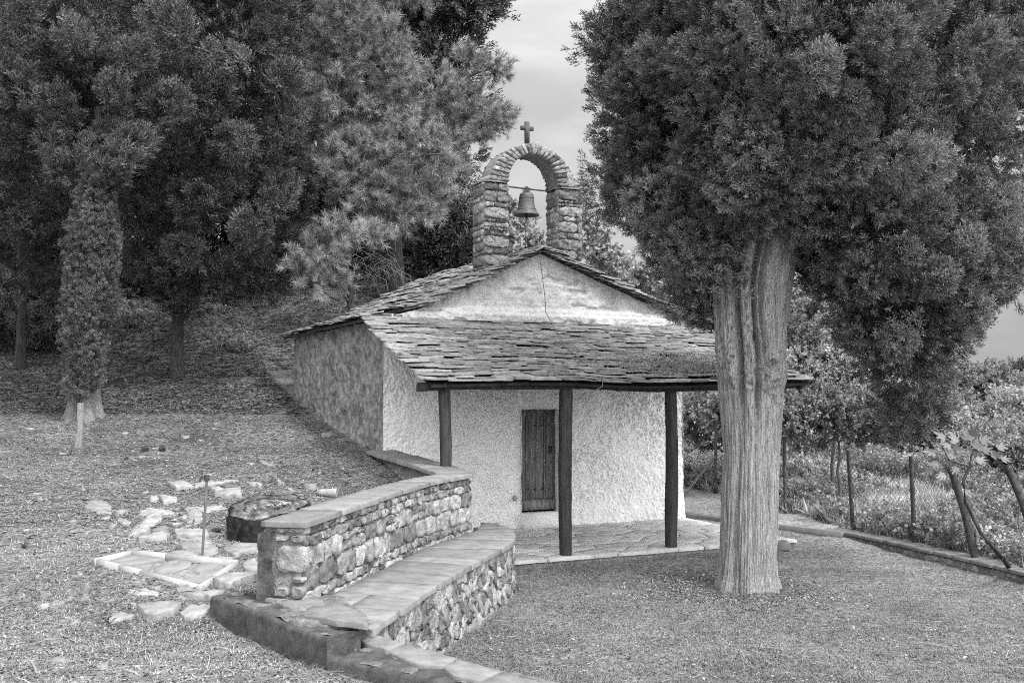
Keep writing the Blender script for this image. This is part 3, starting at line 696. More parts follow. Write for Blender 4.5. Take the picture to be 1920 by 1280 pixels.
# lower wall with bench top
LW = Path([(-1.03, 7.50), (-.80, 8.7), (-.40, 10.35), (-.06, 11.65), (.03, 12.25), (-.02, 12.9), (-.22, 13.5)], 140)
lw = thing('bench_wall', 'lower curved wall of rubble stone with a broad slab top like a bench', 'stone wall', LW.at(3, -.2, -.1))
m = M(); wallcore(m, LW, -.3, -.035, -.3, lambda s: s*0+.515, 110); m.build('mortar', MT['mortar'], lw)
m = M()
for c in voronoi(0, LW.L, -.2, .505, 210, .016, .85, 1.0, 8):
    stone(m, c, lambda A, B, o: LW.at(A, -.03+o, B), R.uniform(.0, .032), base=-.03, bevel=.005, rough=.009, step=.05, jit=.009, chaik=(1 if R.random() < .25 else 0))
m.build('stonework', MT['stone'], lw)
# bench top: strip between upper wall face and the outer edge
UF = Path([(-1.75, 7.95), (-1.64, 8.4), (-1.32, 9.85), (-.945, 11.55), (-.48, 12.75), (-.42, 13.6)], 140)
def strip(m, PA, PB, z, th, n, seed, fa=(0, 1), fb=(0, 1), split=.0, dz=.007, gap=.015):
    r = random.Random(seed); qa = np.linspace(fa[0], fa[1], n+1); qb = np.linspace(fb[0], fb[1], n+1)
    qa[1:-1] += [r.uniform(-.3, .3)*(fa[1]-fa[0])/n for _ in qa[1:-1]]; qb[1:-1] += [r.uniform(-.3, .3)*(fb[1]-fb[0])/n for _ in qb[1:-1]]
    for k in range(n):
        dzz = r.uniform(-dz, dz); edge = []
        mA = [PA.at(q*PA.L)[:2] for q in np.linspace(qa[k], qa[k+1], 7)]; mB = [PB.at(q*PB.L, .02+r.uniform(0, .015))[:2] for q in np.linspace(qb[k+1], qb[k], 7)]
        poly = np.array(mA+mB); c = poly.mean(0); d = poly-c; poly = c+d*(1-gap/np.maximum(np.linalg.norm(d, axis=1), .05))[:, None]
        parts = [poly[::-1]]
        if r.random() < split:
            q = r.uniform(.35, .65); ma = [a*(1-q)+b*q for a, b in zip(mA, mB[::-1])]; parts = [np.array(mA+ma[::-1])[::-1], np.array(ma+mB)[::-1]]
        for pp in parts:
            stone(m, pp, lambda A, B, o: np.stack([A, B, z+dzz+o], -1), 0, base=-th, bevel=.007, rough=.0022, step=.07, jit=.003, chaik=0, shade=r.uniform(.25, .8))
m = M(); strip(m, UF, LW, .555, .05, 11, 3, split=.25); m.build('coping', MT['coping'], lw)
m = M()  # small raised block with slab on the near end
c = atz(632, 1178, .55)
stone(m, [(-.34, -.12), (.17, -.27), (.22, -.05), (.02, .10), (-.3, .06)], lambda A, B, o: np.stack([-1.30+A, 7.60+B, .55+o+0*A], -1), .085, base=-.06, bevel=.015, rough=.008, shade=.2)
m.build('end_block', MT['mortar'], lw)
m = M(); P_ = [atz(a, b, .665)[:2] for a, b in ((566, 1150), (640, 1165), (690, 1168), (690, 1152), (630, 1130), (585, 1132))]
stone(m, P_[::-1][::-1], lambda A, B, o: np.stack([A, B, .645+o+.01*np.sin(A*9)], -1), .018, base=-.025, bevel=.008, rough=.003, step=.05, jit=.005, chaik=0, shade=.35)
m.build('end_slab', MT['coping'], lw)
# ---------------- concrete kerb ----------------
kb = thing('kerb_wall', 'low dark concrete kerb running from the flagstones to the bottom edge, topped with dirt and pale slabs', 'kerb wall', (-1.3, 7.1, .37))
KP = Path([(-2.50, 8.54), (-1.9, 7.84), (-1.25, 7.08), (-.20, 6.32), (1.1, 5.42), (2.9, 4.0)], 160)
# KP's right-hand normal points toward the camera side? (checked below)
sgn = 1 if KP.nr[40] @ np.array([-.76, -.65]) > 0 else -1
sK = float(np.interp(7.10, KP.p[::-1, 1], KP.s[::-1]))
def kerb_piece(m, s0, s1, ztop, o_in, n):
    s = np.linspace(s0, s1, n); offs = [(-.002, -.25), (0, ztop-.03), (-.012, ztop-.006), (-.03, ztop), (-o_in*.5, ztop+.006), (-o_in, ztop), (-o_in, -.25)]
    P = np.array([[KP.at(q, sgn*o_, z_) for o_, z_ in offs] for q in s])
    d = fbm(P.reshape(-1, 3)*6, 4, 5, .6).reshape(n, len(offs)); nn = np.array([KP.at(q, sgn*1.)-KP.at(q, 0) for q in s])
    P += d[..., None]*nn[:, None, :]*.008; P[:, 1:6, 2] += d[:, 1:6]*.006
    m.add(P.reshape(-1, 3), grid_faces(n, len(offs), True)[:, ::-1], .5); m.poly(P[0]); m.poly(P[-1][::-1])
m = M(); kerb_piece(m, 0, sK, .60, .30, 70); m.build('kerb_block', MT['dark_conc'], kb)
m = M(); kerb_piece(m, sK, KP.L, .475, .30, 90); m.build('kerb_block', MT['dark_conc'], kb)
# dirt and broken slabs on the top
m = M(); s = np.linspace(.03, sK-.02, 60); oo = np.linspace(.04, .95, 26); S, OO = np.meshgrid(s, oo, indexing='ij')
P = np.array([[KP.at(a, -sgn*b) for b in oo] for a in s]); P[..., 2] = .597+.02*n2(P[..., 0], P[..., 1], 7, 4, 3)+.012*smooth(OO, .05, .3)
wlim = np.interp(S, [0, .8, 1.6, sK], [.75, .75, .5, .42]); F = grid_faces(60, 26); keep = ((OO < wlim)[:-1, :-1]).ravel(); m.add(P.reshape(-1, 3), F[keep][:, ::-1], .5)
s = np.linspace(sK+.01, KP.L, 100); oo = np.linspace(.03, .44, 12); S, OO = np.meshgrid(s, oo, indexing='ij')
P = np.array([[KP.at(a, -sgn*b) for b in oo] for a in s]); P[..., 2] = .466+.016*n2(P[..., 0], P[..., 1], 9, 4, 3)+.004
m.add(P.reshape(-1, 3), grid_faces(100, 12)[:, ::-1], .5); m.build('dirt_layer', MT['dirt'], kb)
m = M(); s_ = np.linspace(sK+.2, KP.L, 10)
P = np.array([[KP.at(a, -sgn*b, z_) for b, z_ in ((.2, -.3), (.2, .45), (.40, .45), (.40, -.3))] for a in np.linspace(sK+.05, KP.L, 60)]); m.add(P.reshape(-1, 3), grid_faces(60, 4, True)); m.build('kerb_backing', MT['mortar'], kb)
m = M()
CS = [[(690, 1193), (705, 1186), (760, 1200), (745, 1212), (700, 1206)], [(733, 1213), (760, 1204), (852, 1231), (835, 1245), (780, 1243)], [(836, 1248), (860, 1233), (940, 1256), (900, 1275), (858, 1268)], [(905, 1278), (945, 1258), (1040, 1285), (1030, 1300), (940, 1300)], [(960, 1302), (1046, 1290), (1130, 1330), (1040, 1345)]]
CS = [[(668, 1192), (700, 1187), (757, 1205), (728, 1217), (690, 1208)], [(730, 1222), (762, 1208), (855, 1233), (833, 1246), (785, 1245)], [(833, 1250), (858, 1235), (940, 1257), (898, 1275), (850, 1266)], [(902, 1279), (943, 1259), (1033, 1284), (1060, 1300), (980, 1310)], [(985, 1314), (1066, 1303), (1190, 1345), (1080, 1360)]]
for c in CS:
    P_ = np.array([atz(a, b, .50)[:2] for a, b in c]); P_ = P_.mean(0)+(P_-P_.mean(0))*1.04
    stone(m, P_, lambda A, B, o: np.stack([A, B, .487+o+0*A], -1), .014, base=-.04, bevel=.008, rough=.0025, step=.05, jit=.004, chaik=0, shade=R.uniform(.4, .7))
m.build('capstone', MT['coping'], kb)
m = M()   # slabs beside the wall foot on the kerb top
for c, z_ in (([(528, 1092), (570, 1085), (572, 1096), (556, 1110), (522, 1103), (524, 1094)], .665), ([(494, 1105), (520, 1096), (556, 1104), (540, 1115), (498, 1110)], .66), ([(486, 1112), (530, 1112), (548, 1120), (520, 1123), (488, 1118)], .635), ([(512, 1122), (560, 1112), (605, 1124), (612, 1134), (590, 1136), (575, 1144), (548, 1140), (518, 1128)], .625)):
    P_ = np.array([atz(a, b, z_)[:2] for a, b in c]); stone(m, P_, lambda A, B, o: np.stack([A, B, z_-.015+o+0*A], -1), .015, base=-.05, bevel=.006, rough=.002, step=.05, jit=.004, chaik=0, shade=R.uniform(.4, .75))
m.build('step_slab', MT['coping'], kb)

def proto_tuft(g, s, n=70):
    T = []
    for k in range(n):
        a = R.uniform(0, 6.28); d = np.array([math.cos(a)*R.uniform(.1, 1), math.sin(a)*R.uniform(.1, 1), R.uniform(.3, 1)]); e = np.array([-math.sin(a), math.cos(a), 0])*.004
        T += [g-e, g+e, g+d*s*R.uniform(.5, 1)]
    return np.array(T)
# ---------------- loose slabs on the left ground ----------------
CR = lambda a: (60+a[0]/3.556, 820+a[1]/3.556)
SL = {
 'broad pale slab lying alone in the litter, leftmost of the large slabs': [(350, 470), (400, 430), (480, 430), (525, 460), (530, 505), (440, 500)],
 'rounded pale slab at the top of the pair overlapping left of the tap pipe': [(705, 530), (760, 480), (860, 470), (945, 505), (930, 530), (870, 520), (740, 545)],
 'long tilted pale slab overlapping below the rounded slab left of the pipe': [(690, 600), (760, 540), (880, 515), (870, 545), (790, 610), (710, 640), (640, 642)],
 'small thick slab with raised edge, above the overlapping slabs': [(845, 390), (960, 405), (970, 430), (885, 440)],
 'small dark grey slab between two pale ones left of the pipe': [(795, 630), (850, 600), (915, 610), (915, 635)],
 'narrow pale slab with a straight front edge left of the pipe foot': [(710, 670), (850, 645), (910, 650), (905, 675), (715, 697)],
 'thick layered block like slab just left of the pipe': [(955, 620), (1165, 620), (1175, 665), (960, 668)],
 'square pale slab close behind the middle of the pipe': [(1050, 495), (1130, 495), (1140, 560), (1085, 580), (1030, 565)],
 'narrow cracked sliver touching the square slab behind the pipe': [(990, 540), (1050, 510), (1028, 560)],
 'small broken slab at far left of the overlapping slabs': [(560, 550), (610, 540), (660, 560), (650, 588), (610, 585)],
 'wide flat slab at the foot of the tap pipe': [(980, 730), (1040, 715), (1230, 735), (1235, 775), (1150, 805), (1060, 785)],
 'thin slab just behind the wide slab at the pipe foot': [(970, 680), (1150, 675), (1200, 712), (1130, 722), (1040, 700)],
 'slab half hidden behind the marble frame back edge, left of the pipe': [(875, 790), (1000, 762), (1070, 780), (1110, 808), (960, 795)],
 'five sided slab in front of the charred stump': [(1275, 755), (1350, 715), (1500, 725), (1490, 755), (1350, 790)],
 'slab cut off by the dark end of the upper wall': [(1480, 760), (1570, 735), (1570, 805), (1530, 795)],
 'near hexagonal pale slab beside the dark wall end': [(1405, 830), (1500, 797), (1575, 850), (1570, 880), (1470, 898), (1415, 880)],
 'slab behind the right corner of the marble frame, right of the pipe': [(1150, 820), (1230, 795), (1345, 795), (1330, 838), (1240, 830)],
 'large slab right of the marble frame, with a wavy front edge': [(1205, 975), (1290, 935), (1350, 905), (1520, 925), (1420, 965), (1310, 995)],
 'wide slab touching the corner of the dark kerb': [(960, 1020), (1010, 1003), (1295, 1020), (1210, 1080), (1040, 1060)],
 'large slab with broken edges in the front row, middle of three': [(700, 1140), (850, 1112), (990, 1115), (960, 1180), (770, 1222)],
 'pointed slab in the front row, leftmost of three': [(490, 1250), (540, 1180), (600, 1160), (685, 1190)],
 'grey slab in the front row against the kerb end': [(985, 1180), (1060, 1120), (1195, 1120), (1190, 1150), (1060, 1215)],
 'peaked slab resting on the rubble behind the tap': [(910, 300), (1020, 290), (1085, 330), (960, 345)],
 'wide half buried slab right of the pipe and left of the stump': [(1000, 465), (1100, 435), (1250, 430), (1300, 470), (1160, 490), (1040, 490)],
 'triangular slab propped on others right of the tap head': [(1215, 385), (1300, 350), (1390, 345), (1395, 395)],
 'long thin slab behind the tap head': [(1080, 300), (1190, 290), (1380, 287), (1200, 315), (1090, 325)],
 'small chip just above the left part of the marble frame': [(730, 765), (780, 752), (830, 770), (760, 780)],
 'lone pale chip far behind the stump': [(1500, 155), (1540, 155), (1615, 188), (1560, 185)],
 'narrow slab standing on edge behind the stump': [(1600, 270), (1625, 265), (1680, 320), (1640, 310)],
 'thin sliver lying at the right rim of the stump': [(1690, 410), (1770, 465), (1740, 470)],
 'worn flat stone sunk in the dirt at the far left front': [(20, 1110), (150, 1080), (300, 1060), (200, 1100), (60, 1140)],
 'flat sliver among the rubble between tap and stump': [(1420, 295), (1520, 310), (1530, 325), (1440, 315)],
 'worn stone sunk in the dirt below the marble frame': [(620, 1010), (760, 1000), (860, 1020), (830, 1050), (680, 1040)],
 'small pale stone left of the overlapping slabs': [(560, 495), (600, 486), (650, 490), (600, 502)],
 'small slab under the triangular slab': [(1190, 340), (1240, 330), (1290, 350), (1220, 360)],
 'thin slab lying over the back rim of the stump': [(1515, 402), (1600, 410), (1680, 428), (1590, 428)],
 'low slab between the small thick slab and the square slab': [(780, 405), (840, 400), (840, 420), (790, 425)],
}
for i, (lab, pg) in enumerate(SL.items()):
    q = [CR(a) for a in pg]; c = np.mean([gpt(*a) for a in q], axis=0)
    P_ = np.array([gpt(a[0], a[1], .02)[:2] for a in q]); zc = zg(P_[:, 0], P_[:, 1]); 
    Amat = np.c_[P_-P_.mean(0), np.ones(len(P_))]; co = np.linalg.lstsq(Amat, zc, rcond=None)[0]; c0 = P_.mean(0)
    edge = 'thick' in lab or 'edge' in lab or 'propped' in lab
    th = R.uniform(.022, .036)+(.02 if edge else 0); sk = .004 if 'sunk' in lab or 'buried' in lab else th
    m = M(); tl = (R.uniform(-.04, .04), R.uniform(-.05, .05))
    stone(m, P_, lambda A, B, o: np.stack([A, B, co[2]+co[0]*(A-c0[0])+co[1]*(B-c0[1])+o+.005+(A-c0[0])*tl[0]+(B-c0[1])*tl[1]+.006*n2(A, B, 6, 2, i)], -1), sk, base=-.05, bevel=.006, rough=.004, step=.035, jit=.009, chaik=0, shade=R.uniform(.35, .75) if 'dark grey' not in lab else .15)
    tag(m.build('stone_slab', MT['slab'], None, loc=(c0[0], c0[1], float(co[2]))), lab, 'stone slab', 'loose stone slabs on the left ground')
# scatter of small chips
LABC = 'small pale stone chip lying in the needle litter on the left ground'
for i in range(110):
    if i < 60: px, py = R.gauss(430, 150), R.uniform(880, 1010)
    elif i < 90: px, py = R.uniform(20, 560), R.uniform(800, 1240)
    else: px, py = R.uniform(200, 680), R.uniform(760, 880)
    if 395 < px and py > 1075: px -= 300
    if px < 5 or px > 690 or (410 < px < 560 and 930 < py < 1030): continue
    if px > 500 and py > 925: continue
    g = gpt(px, py); sc_ = R.uniform(.02, .06); m = M(); n = R.randint(4, 6); a = np.sort(rng.uniform(0, 2*math.pi, n)+np.arange(n)*0); a = np.linspace(0, 2*math.pi, n, endpoint=False)+rng.uniform(-.4, .4, n)
    P_ = np.stack([g[0]+np.cos(a)*sc_*rng.uniform(.7, 1.3, n)*1.3, g[1]+np.sin(a)*sc_*rng.uniform(.6, 1.2, n)], 1)
    tl = (R.uniform(-.3, .3), R.uniform(-.3, .3))
    stone(m, P_, lambda A, B, o: np.stack([A, B, g[2]+o+(A-g[0])*tl[0]+(B-g[1])*tl[1]], -1), R.uniform(.004, .022), base=-.03, bevel=.008, rough=.004, step=.03, jit=.006, chaik=0, shade=R.uniform(.2, .8))
    tag(m.build('stone_chip', MT['slab'], None, loc=tuple(g)), LABC, 'stone', 'stone chips')
for (px, py, s_, lab) in ((348, 822, .06, 'rounded pale stone on the slope between the tree and the chapel'), (614, 818, .09, 'pale rock by the foot of the dark side wall'), (582, 917, .08, 'small pale block beside the ridged cylinder'), (113, 1243, .05, 'pale stone low in the left front ground'), (194, 1252, .04, 'small pointed stone near the bottom left'), (593, 1235, .045, 'knobbly pale stone at the foot of the kerb')):
    g = gpt(px, py); m = M(); a = np.linspace(0, 2*math.pi, 7, endpoint=False)
    P_ = np.stack([g[0]+np.cos(a)*s_*1.3, g[1]+np.sin(a)*s_], 1)+rng.normal(0, s_*.15, (7, 2))
    stone(m, P_, lambda A, B, o: np.stack([A, B, g[2]+o], -1), s_*.7, base=-.03, bevel=s_*.25, rough=s_*.16, step=s_*.5, jit=.004, shade=.7); tag(m.build('rock', MT['rock'], None, loc=tuple(g)), lab, 'rock')
# marble frame
FC = [atz(247, 1039, .72), atz(448, 1062, .69), atz(376, 1101, .60), atz(174, 1075, .60)]
for p in FC: pass
FC = [np.array([p[0], p[1], float(zg(p[0], p[1]))+.05]) for p in FC]
def bil(u, v): return FC[0]*(1-u)*(1-v)+FC[1]*u*(1-v)+FC[2]*u*v+FC[3]*(1-u)*v
fr = thing('marble_frame', 'low frame of white marble strips around flagstones set in gravel, left of the tap pipe', 'garden frame', bil(.5, .5)-[0, 0, .06])
fw = .042
def seg(m, u0, v0, u1, v1, inn, th=.10, dz=0):
    a, b = bil(u0, v0), bil(u1, v1); ctr = bil(.5, .5); d = (b-a)/np.linalg.norm(b-a); nn = np.array([-d[1], d[0], 0]); 
    if nn @ (ctr-a) < 0: nn = -nn
    a2, b2 = a+nn*inn, b+nn*inn; z = np.array([0, 0, th])
    P = np.array([a, b, b2, a2, a-z, b-z, b2-z, a2-z]); P[:, 2] += dz
    m.add(P, [[0, 1, 2, 3], [4, 7, 6, 5], [0, 4, 5, 1], [1, 5, 6, 2], [2, 6, 7, 3], [3, 7, 4, 0]], R.uniform(.4, .7))
for (u0, v0, u1, v1) in ((0, 0, .35, 0), (.353, 0, 1, 0), (1, .003, 1, .62), (1, .625, 1, 1), (.997, 1, .45, 1), (.447, 1, .25, 1), (.247, 1, 0, 1), (0, .997, 0, 0.02)):
    m = M(); seg(m, u0, v0, u1, v1, fw, dz=.012+.001*R.random()); m.build('marble_strip', MT['marble'], fr)
m = M(); n = 60; uu = np.linspace(.03, .97, n); A, B = np.meshgrid(uu, uu, indexing='ij'); P = np.array([bil(a, b) for a, b in zip(A.ravel(), B.ravel())]); P[:, 2] += -.035+.012*fbm(P*40, 2, 2); m.add(P, grid_faces(n, n)[:, ::-1], rng.random((n-1)**2)); m.build('gravel', MT['gravel'], fr)
for pg in ([(.08, .14), (.36, .10), (.40, .22), (.24, .86), (.06, .90), (.05, .5)], [(.46, .14), (.66, .14), (.68, .82), (.53, .90), (.44, .6)], [(.69, .12), (.95, .12), (.95, .90), (.74, .84)], [(.28, .90), (.37, .40), (.42, .6), (.46, .90)]):
    m = M(); P_ = np.array([bil(a, b)[:2] for a, b in pg]); zz_ = bil(.5, .5)[2]
    cz = [bil(a, b)[2] for a, b in pg]; Am = np.c_[P_-P_.mean(0), np.ones(len(P_))]; co2 = np.linalg.lstsq(Am, np.array(cz), rcond=None)[0]; cc = P_.mean(0)
    stone(m, P_[::-1], lambda A, B, o: np.stack([A, B, co2[2]+co2[0]*(A-cc[0])+co2[1]*(B-cc[1])-.02+o], -1), .006, base=-.03, bevel=.006, rough=.001, step=.06, jit=.003, shade=R.uniform(.55, .8)); m.build('flagstone', MT['coping'], fr)
# tap pipe
b_ = gpt(378, 1047); t_ = atd(388, 893, b_[1]); pp = thing('standpipe', 'thin upright water pipe with a small tap at its top among the slabs', 'water tap', b_)
m = M(); m.tube([b_-[0, 0, .1], b_*.5+t_*.5+[.004, 0, 0], t_], .0125, 10); m.build('pipe', MT['pipe'], pp)
m = M(); m.tube([t_-[0, 0, .04], t_+[0, 0, .015]], .026, 10); m.tube([t_, t_+[-.04, -.01, 0], t_+[-.055, -.012, -.005]], .012, 8); m.tube([t_+[-.055, -.012, 0], t_+[-.06, -.012, -.045]], [.011, .009], 8); tp = m.build('tap', MT['iron'], pp)
m = M(); m.tube([t_+[-.045, -.01, .0], t_+[-.045, -.01, .055]], .006, 6); m.tube([t_+[-.07, -.01, .05], t_+[-.025, -.01, .052]], .006, 6); m.build('tap_handle', MT['iron'], tp)
# charred stump
sc0 = gpt(478, 1018); sx, sy = sc0[0]+.02, sc0[1]+.42; sz = float(zg(sx, sy))-.1
st = thing('tree_stump', 'dark charred tree stump with a sloping cut top behind the wall end', 'tree stump', (sx, sy, sz))
na, nrr = 72, 14; a = np.linspace(0, 2*math.pi, na, endpoint=False); rb = .40*(1+.07*np.sin(3*a+1)+.05*np.sin(7*a)+.035*rng.normal(0, 1, na))
zt = lambda x, y: sz+.39+.20*(y)+.03*x
m = M(); P = []
for f, ff in ((0, 1.14), (.3, 1.06), (.6, 1.02), (.9, 1.0), (1.0, .97)):
    x, y = np.cos(a)*rb*ff, np.sin(a)*rb*ff*1.05; z = (sz-.05)*(1-f)+zt(x, y)*f; x = x+.012*rng.normal(0, 1, na)*(f < .95); P.append(np.stack([sx+x, sy+y, z], 1))
m.add(np.array(P).reshape(-1, 3), grid_faces(5, na, True), rng.random(4*na)*.6); m.build('stump_side', MT['stump'], st)
m = M(); P = []
for k in range(nrr+1):
    f = 1-k/nrr*.98; x, y = np.cos(a)*rb*f*.97, np.sin(a)*rb*f*1.05*.97; z = zt(x, y)+.014*n2(x*3, y*3, 3, 4, 9)+(.008*np.sin(f*60)); z = z-.05*np.exp(-((x-.12)**2+(y+.0)**2)/.01); P.append(np.stack([sx+x, sy+y, z+.002], 1))
m.add(np.array(P).reshape(-1, 3), grid_faces(nrr+1, na, True), np.repeat(np.abs(np.sin(np.arange(nrr)*1.9)), na)*.9+rng.random(nrr*na)*.4); m.build('cut_face', mat('stump_top', .07, .7, 9, 7, nvar=.9, bump=1, bscale=25, bdist=.03, stain=.35, stain_scale=5, stain_col=1.8), st)
m = M()
for k in range(26):
    c = np.array([sx+.12+R.gauss(0, .09), sy+R.gauss(0, .07), 0]); c[2] = zt(c[0]-sx, c[1]-sy)+.015; an_ = R.uniform(0, 6.28); L = R.uniform(.03, .10); d = np.array([math.cos(an_)*L, math.sin(an_)*L, R.uniform(-.01, .04)]); m.tube([c-d/2, c+d/2], [.008, .003], 4, R.uniform(.5, 1))
m.build('charred_splinters', MT['litter'], st)['kind'] = 'stuff'
# crushed cylinder beside the wall
g = gpt(617, 931); m = M(); d = np.array([1, -.10, .0]); pts = [g+[0, 0, .05]+d*x for x in (-.13, -.12, -.05, -.04, -.03, .0, .05, .09, .10)]
m.tube(pts, [.035, .045, .05, .044, .05, .052, .055, .06, .055], 16, .6, .04); tag(m.build('ridged_pot', MT['paleplastic'], None, loc=tuple(g)), 'pale ridged cylinder lying on its side behind the coping of the upper wall', 'pot')
# pine cones
for i, (px, py, s_, lab) in enumerate(((271, 847, .055, 'open pine cone on the slope, left one of the close pair'), (303, 846, .05, 'pine cone on the slope, right one of the close pair'), (404, 1001, .045, 'pine cone against the left side of the stump'), (236, 862, .03, 'tiny pine cone left of the close pair'))):
    g = gpt(px, py)+[0, 0, s_*.8]; m = M(); 
    for k in range(90):
        h = k/90; ph = k*2.4; rr_ = s_*math.sin(math.pi*(h*.85+.1))**.7; ax_ = np.array([1, .2, .1]); ax_ /= np.linalg.norm(ax_); e1 = np.cross(ax_, [0, 0, 1]); e1 /= np.linalg.norm(e1); e2 = np.cross(ax_, e1)
        rad_ = math.cos(ph)*e1+math.sin(ph)*e2; tg = -math.sin(ph)*e1+math.cos(ph)*e2; b0 = g+ax_*(h-.5)*s_*2.2+rad_*rr_*.3; tip = b0+rad_*rr_*.75+ax_*s_*.25
        m.add([b0-tg*s_*.13, b0+tg*s_*.13, tip+tg*s_*.16, tip-tg*s_*.16, (b0+tip)/2+ax_*s_*.1], [[0, 1, 2, 3]], R.uniform(.2, .9)); 
    m.tube([g-ax_*s_, g+ax_*s_], [s_*.3, s_*.2], 6, .1)
    tag(m.build('pine_cone', MT['twig'], None, loc=tuple(g)), lab, 'pine cone', 'pine cones')
g = gpt(45, 1028); m = M(); m.add(proto_tuft(g, .13), np.arange(3*70).reshape(-1, 3), rng.random(70)*.3); tag(m.build('dry_tuft', MT['twig'], None, loc=tuple(g)), 'single dark spiky tuft near the left edge of the ground', 'plant')
# wooden stake at the left
g = gpt(146, 838); m = M(); tp_ = atd(151, 755, g[1]); m.tube([g-[0, 0, .1], g*.6+tp_*.4+[.01, 0, 0], tp_], [.062, .055, .05], 9, .5, .1, 2); tag(m.build('wooden_stake', MT['bark'], None, loc=tuple(g)), 'short pale wooden stake standing in front of the ivy clad cypress', 'stake')

# ---------------- right fence and edging ----------------
def gr(px, py): return gpt(px, py)
FP = [((1340, 925), (1343, 788), 0), ((1473, 958), (1470, 820), 0), ((1600, 990), (1590, 843), 1), ((1715, 1015), (1708, 855), 1), ((1835, 1042), (1783, 878), 1)]
FB = [np.array([4.50, 22.7, 0]), np.array([5.19, 19.4, 0]), np.array([5.63, 16.85, .02]), np.array([6.06, 15.4, .02]), np.array([6.41, 14.03, .02]), np.array([6.95, 13.7, .02])]
fb = []; ft = []
for i, (b, t, e) in enumerate(FP):
    Bp = FB[i].copy(); Bp = atd(b[0], b[1], Bp[1]); Tp = atd(t[0], t[1], Bp[1]+(0 if i < 4 else .1)); fb.append(Bp); ft.append(Tp)
fb.append(atd(1952, 1020, 13.2)); ft.append(atd(1888, 872, 13.4))
fb.append(np.array([7.6, 11.5, -.05])); ft.append(np.array([7.3, 11.6, 1.15]))
fe = thing('wire_fence', 'rusty angle iron fence posts with chain link wire along the edge of the lawn', 'fence', (fb[3][0], fb[3][1], -.1))
for i, (b, t) in enumerate(zip(fb, ft)):
    r_ = .026 if i < 4 else .04; m = M(); d = np.array([0, 0, -.25]); P = []
    for p in (b+d, b*.5+t*.5, t): P.append([p+[-r_, -r_, 0], p+[r_, -r_, 0], p+[r_, -r_*.6, 0], p+[-r_*.55, -r_*.5, 0], p+[-r_*.5, r_, 0], p+[-r_, r_, 0]])
    m.add(np.array(P).reshape(-1, 3), grid_faces(3, 6, True), .5); m.poly(P[-1], .5); m.build('post', mat('rusty_iron', .075, .3, 15, 6, nvar=.6, bump=.5, bscale=60) if i == 0 else bpy.data.materials['rusty_iron'], fe)
m = M(); m.tube([atd(1283, 928, 21.9), atd(1341, 856, 22.6)], .028, 8); m.build('brace', bpy.data.materials['rusty_iron'], fe)
m = M()
for i in range(2, 6):
    b0, t0_, b1, t1 = fb[i]+[0, 0, .03], ft[i]-[0, 0, .02], fb[i+1]+[0, 0, .03], ft[i+1]-[0, 0, .02]
    q = lambda u, v: (b0*(1-v)+t0_*v)*(1-u)+(b1*(1-v)+t1*v)*u
    Wd = np.linalg.norm(b1-b0); H = 1.2; nx = int(Wd/.085); ny = int(H/.085)
    for s_ in (1, -1):
        for k in range(-ny, nx+1):
            pts = []
            for j in range(ny+1):
                u = (k+j)/nx if s_ == 1 else (k+ny-j)/nx
                if -.001 <= u <= 1.001: pts.append(q(u, j/ny)+[0, .012*(j % 2), 0])
            if len(pts) > 1: m.tube(pts, .0022, 3, .5, caps=False)
    m.tube([q(u, 1)+[0, 0, -.02*math.sin(u*3.14)] for u in np.linspace(0, 1, 6)], .004, 4, .3)
for i in (0, 1): m.tube([ft[i]*(1-u)+ft[i+1]*u-[0, 0, .03+.06*math.sin(u*3.14)] for u in np.linspace(0, 1, 8)], .003, 4, .3)
m.build('chain_link', MT['wire'], fe)
EP = Path([(5.30, 17.0), (5.62, 16.3), (6.05, 14.95), (6.45, 13.5), (6.9, 11.9), (7.5, 10.0)], 60)
eg = thing('edging_wall', 'low stone edging with flat slabs under the fence on the right of the lawn', 'edging', EP.at(3, 0, -.1))
es = -1 if EP.nr[20][0] > 0 else 1
m = M(); wallcore(m, EP, -.13, .16, -.5, lambda s: s*0-.02); m.build('mortar', MT['mortar'], eg)
m = M()
for c in coursed(0, EP.L, -.35, -.03, 44, (.06, .1, .14)):
    stone(m, c, lambda A, B, o: EP.at(A, es*(-.0)+(.13+o if es == 1 and False else -.13-o) if EP.nr[20][0] > 0 else .13+o, B), R.uniform(.01, .05), base=-.03, bevel=.02, rough=.01, step=.06, jit=.006)
m.build('stonework', MT['stone'], eg)
m = M(); coping(m, EP, -.18, .19, .022, .04, .5, 9, overhang=.03); m.build('coping', MT['coping'], eg)
# thin kerb strip behind the tree and stone at the terrace corner
m = M(); a_, b_2 = atz(1283, 962, .02), atz(1580, 1000, .0)
m.box((a_+b_2)/2-[0, 0, .05], (np.linalg.norm(b_2-a_), .12, .14), math.atan2(b_2[1]-a_[1], b_2[0]-a_[0]), .5, .01); tag(m.build('edging_strip', MT['coping'], None, loc=tuple((a_+b_2)/2)), 'narrow stone strip in the grass running behind the big cypress trunk', 'edging')
c = atz(1464, 1022, -.05); m = M(); stone(m, [(-.13, -.16), (.13, -.14), (.14, .16), (-.12, .17)], lambda A, B, o: np.stack([c[0]+A, c[1]+B, -.1+o+0*A], -1), .11, bevel=.03, rough=.01, shade=.4); tag(m.build('stone_block', MT['coping'], None, loc=tuple(c)), 'squat stone block at the terrace corner just right of the big trunk', 'stone block')
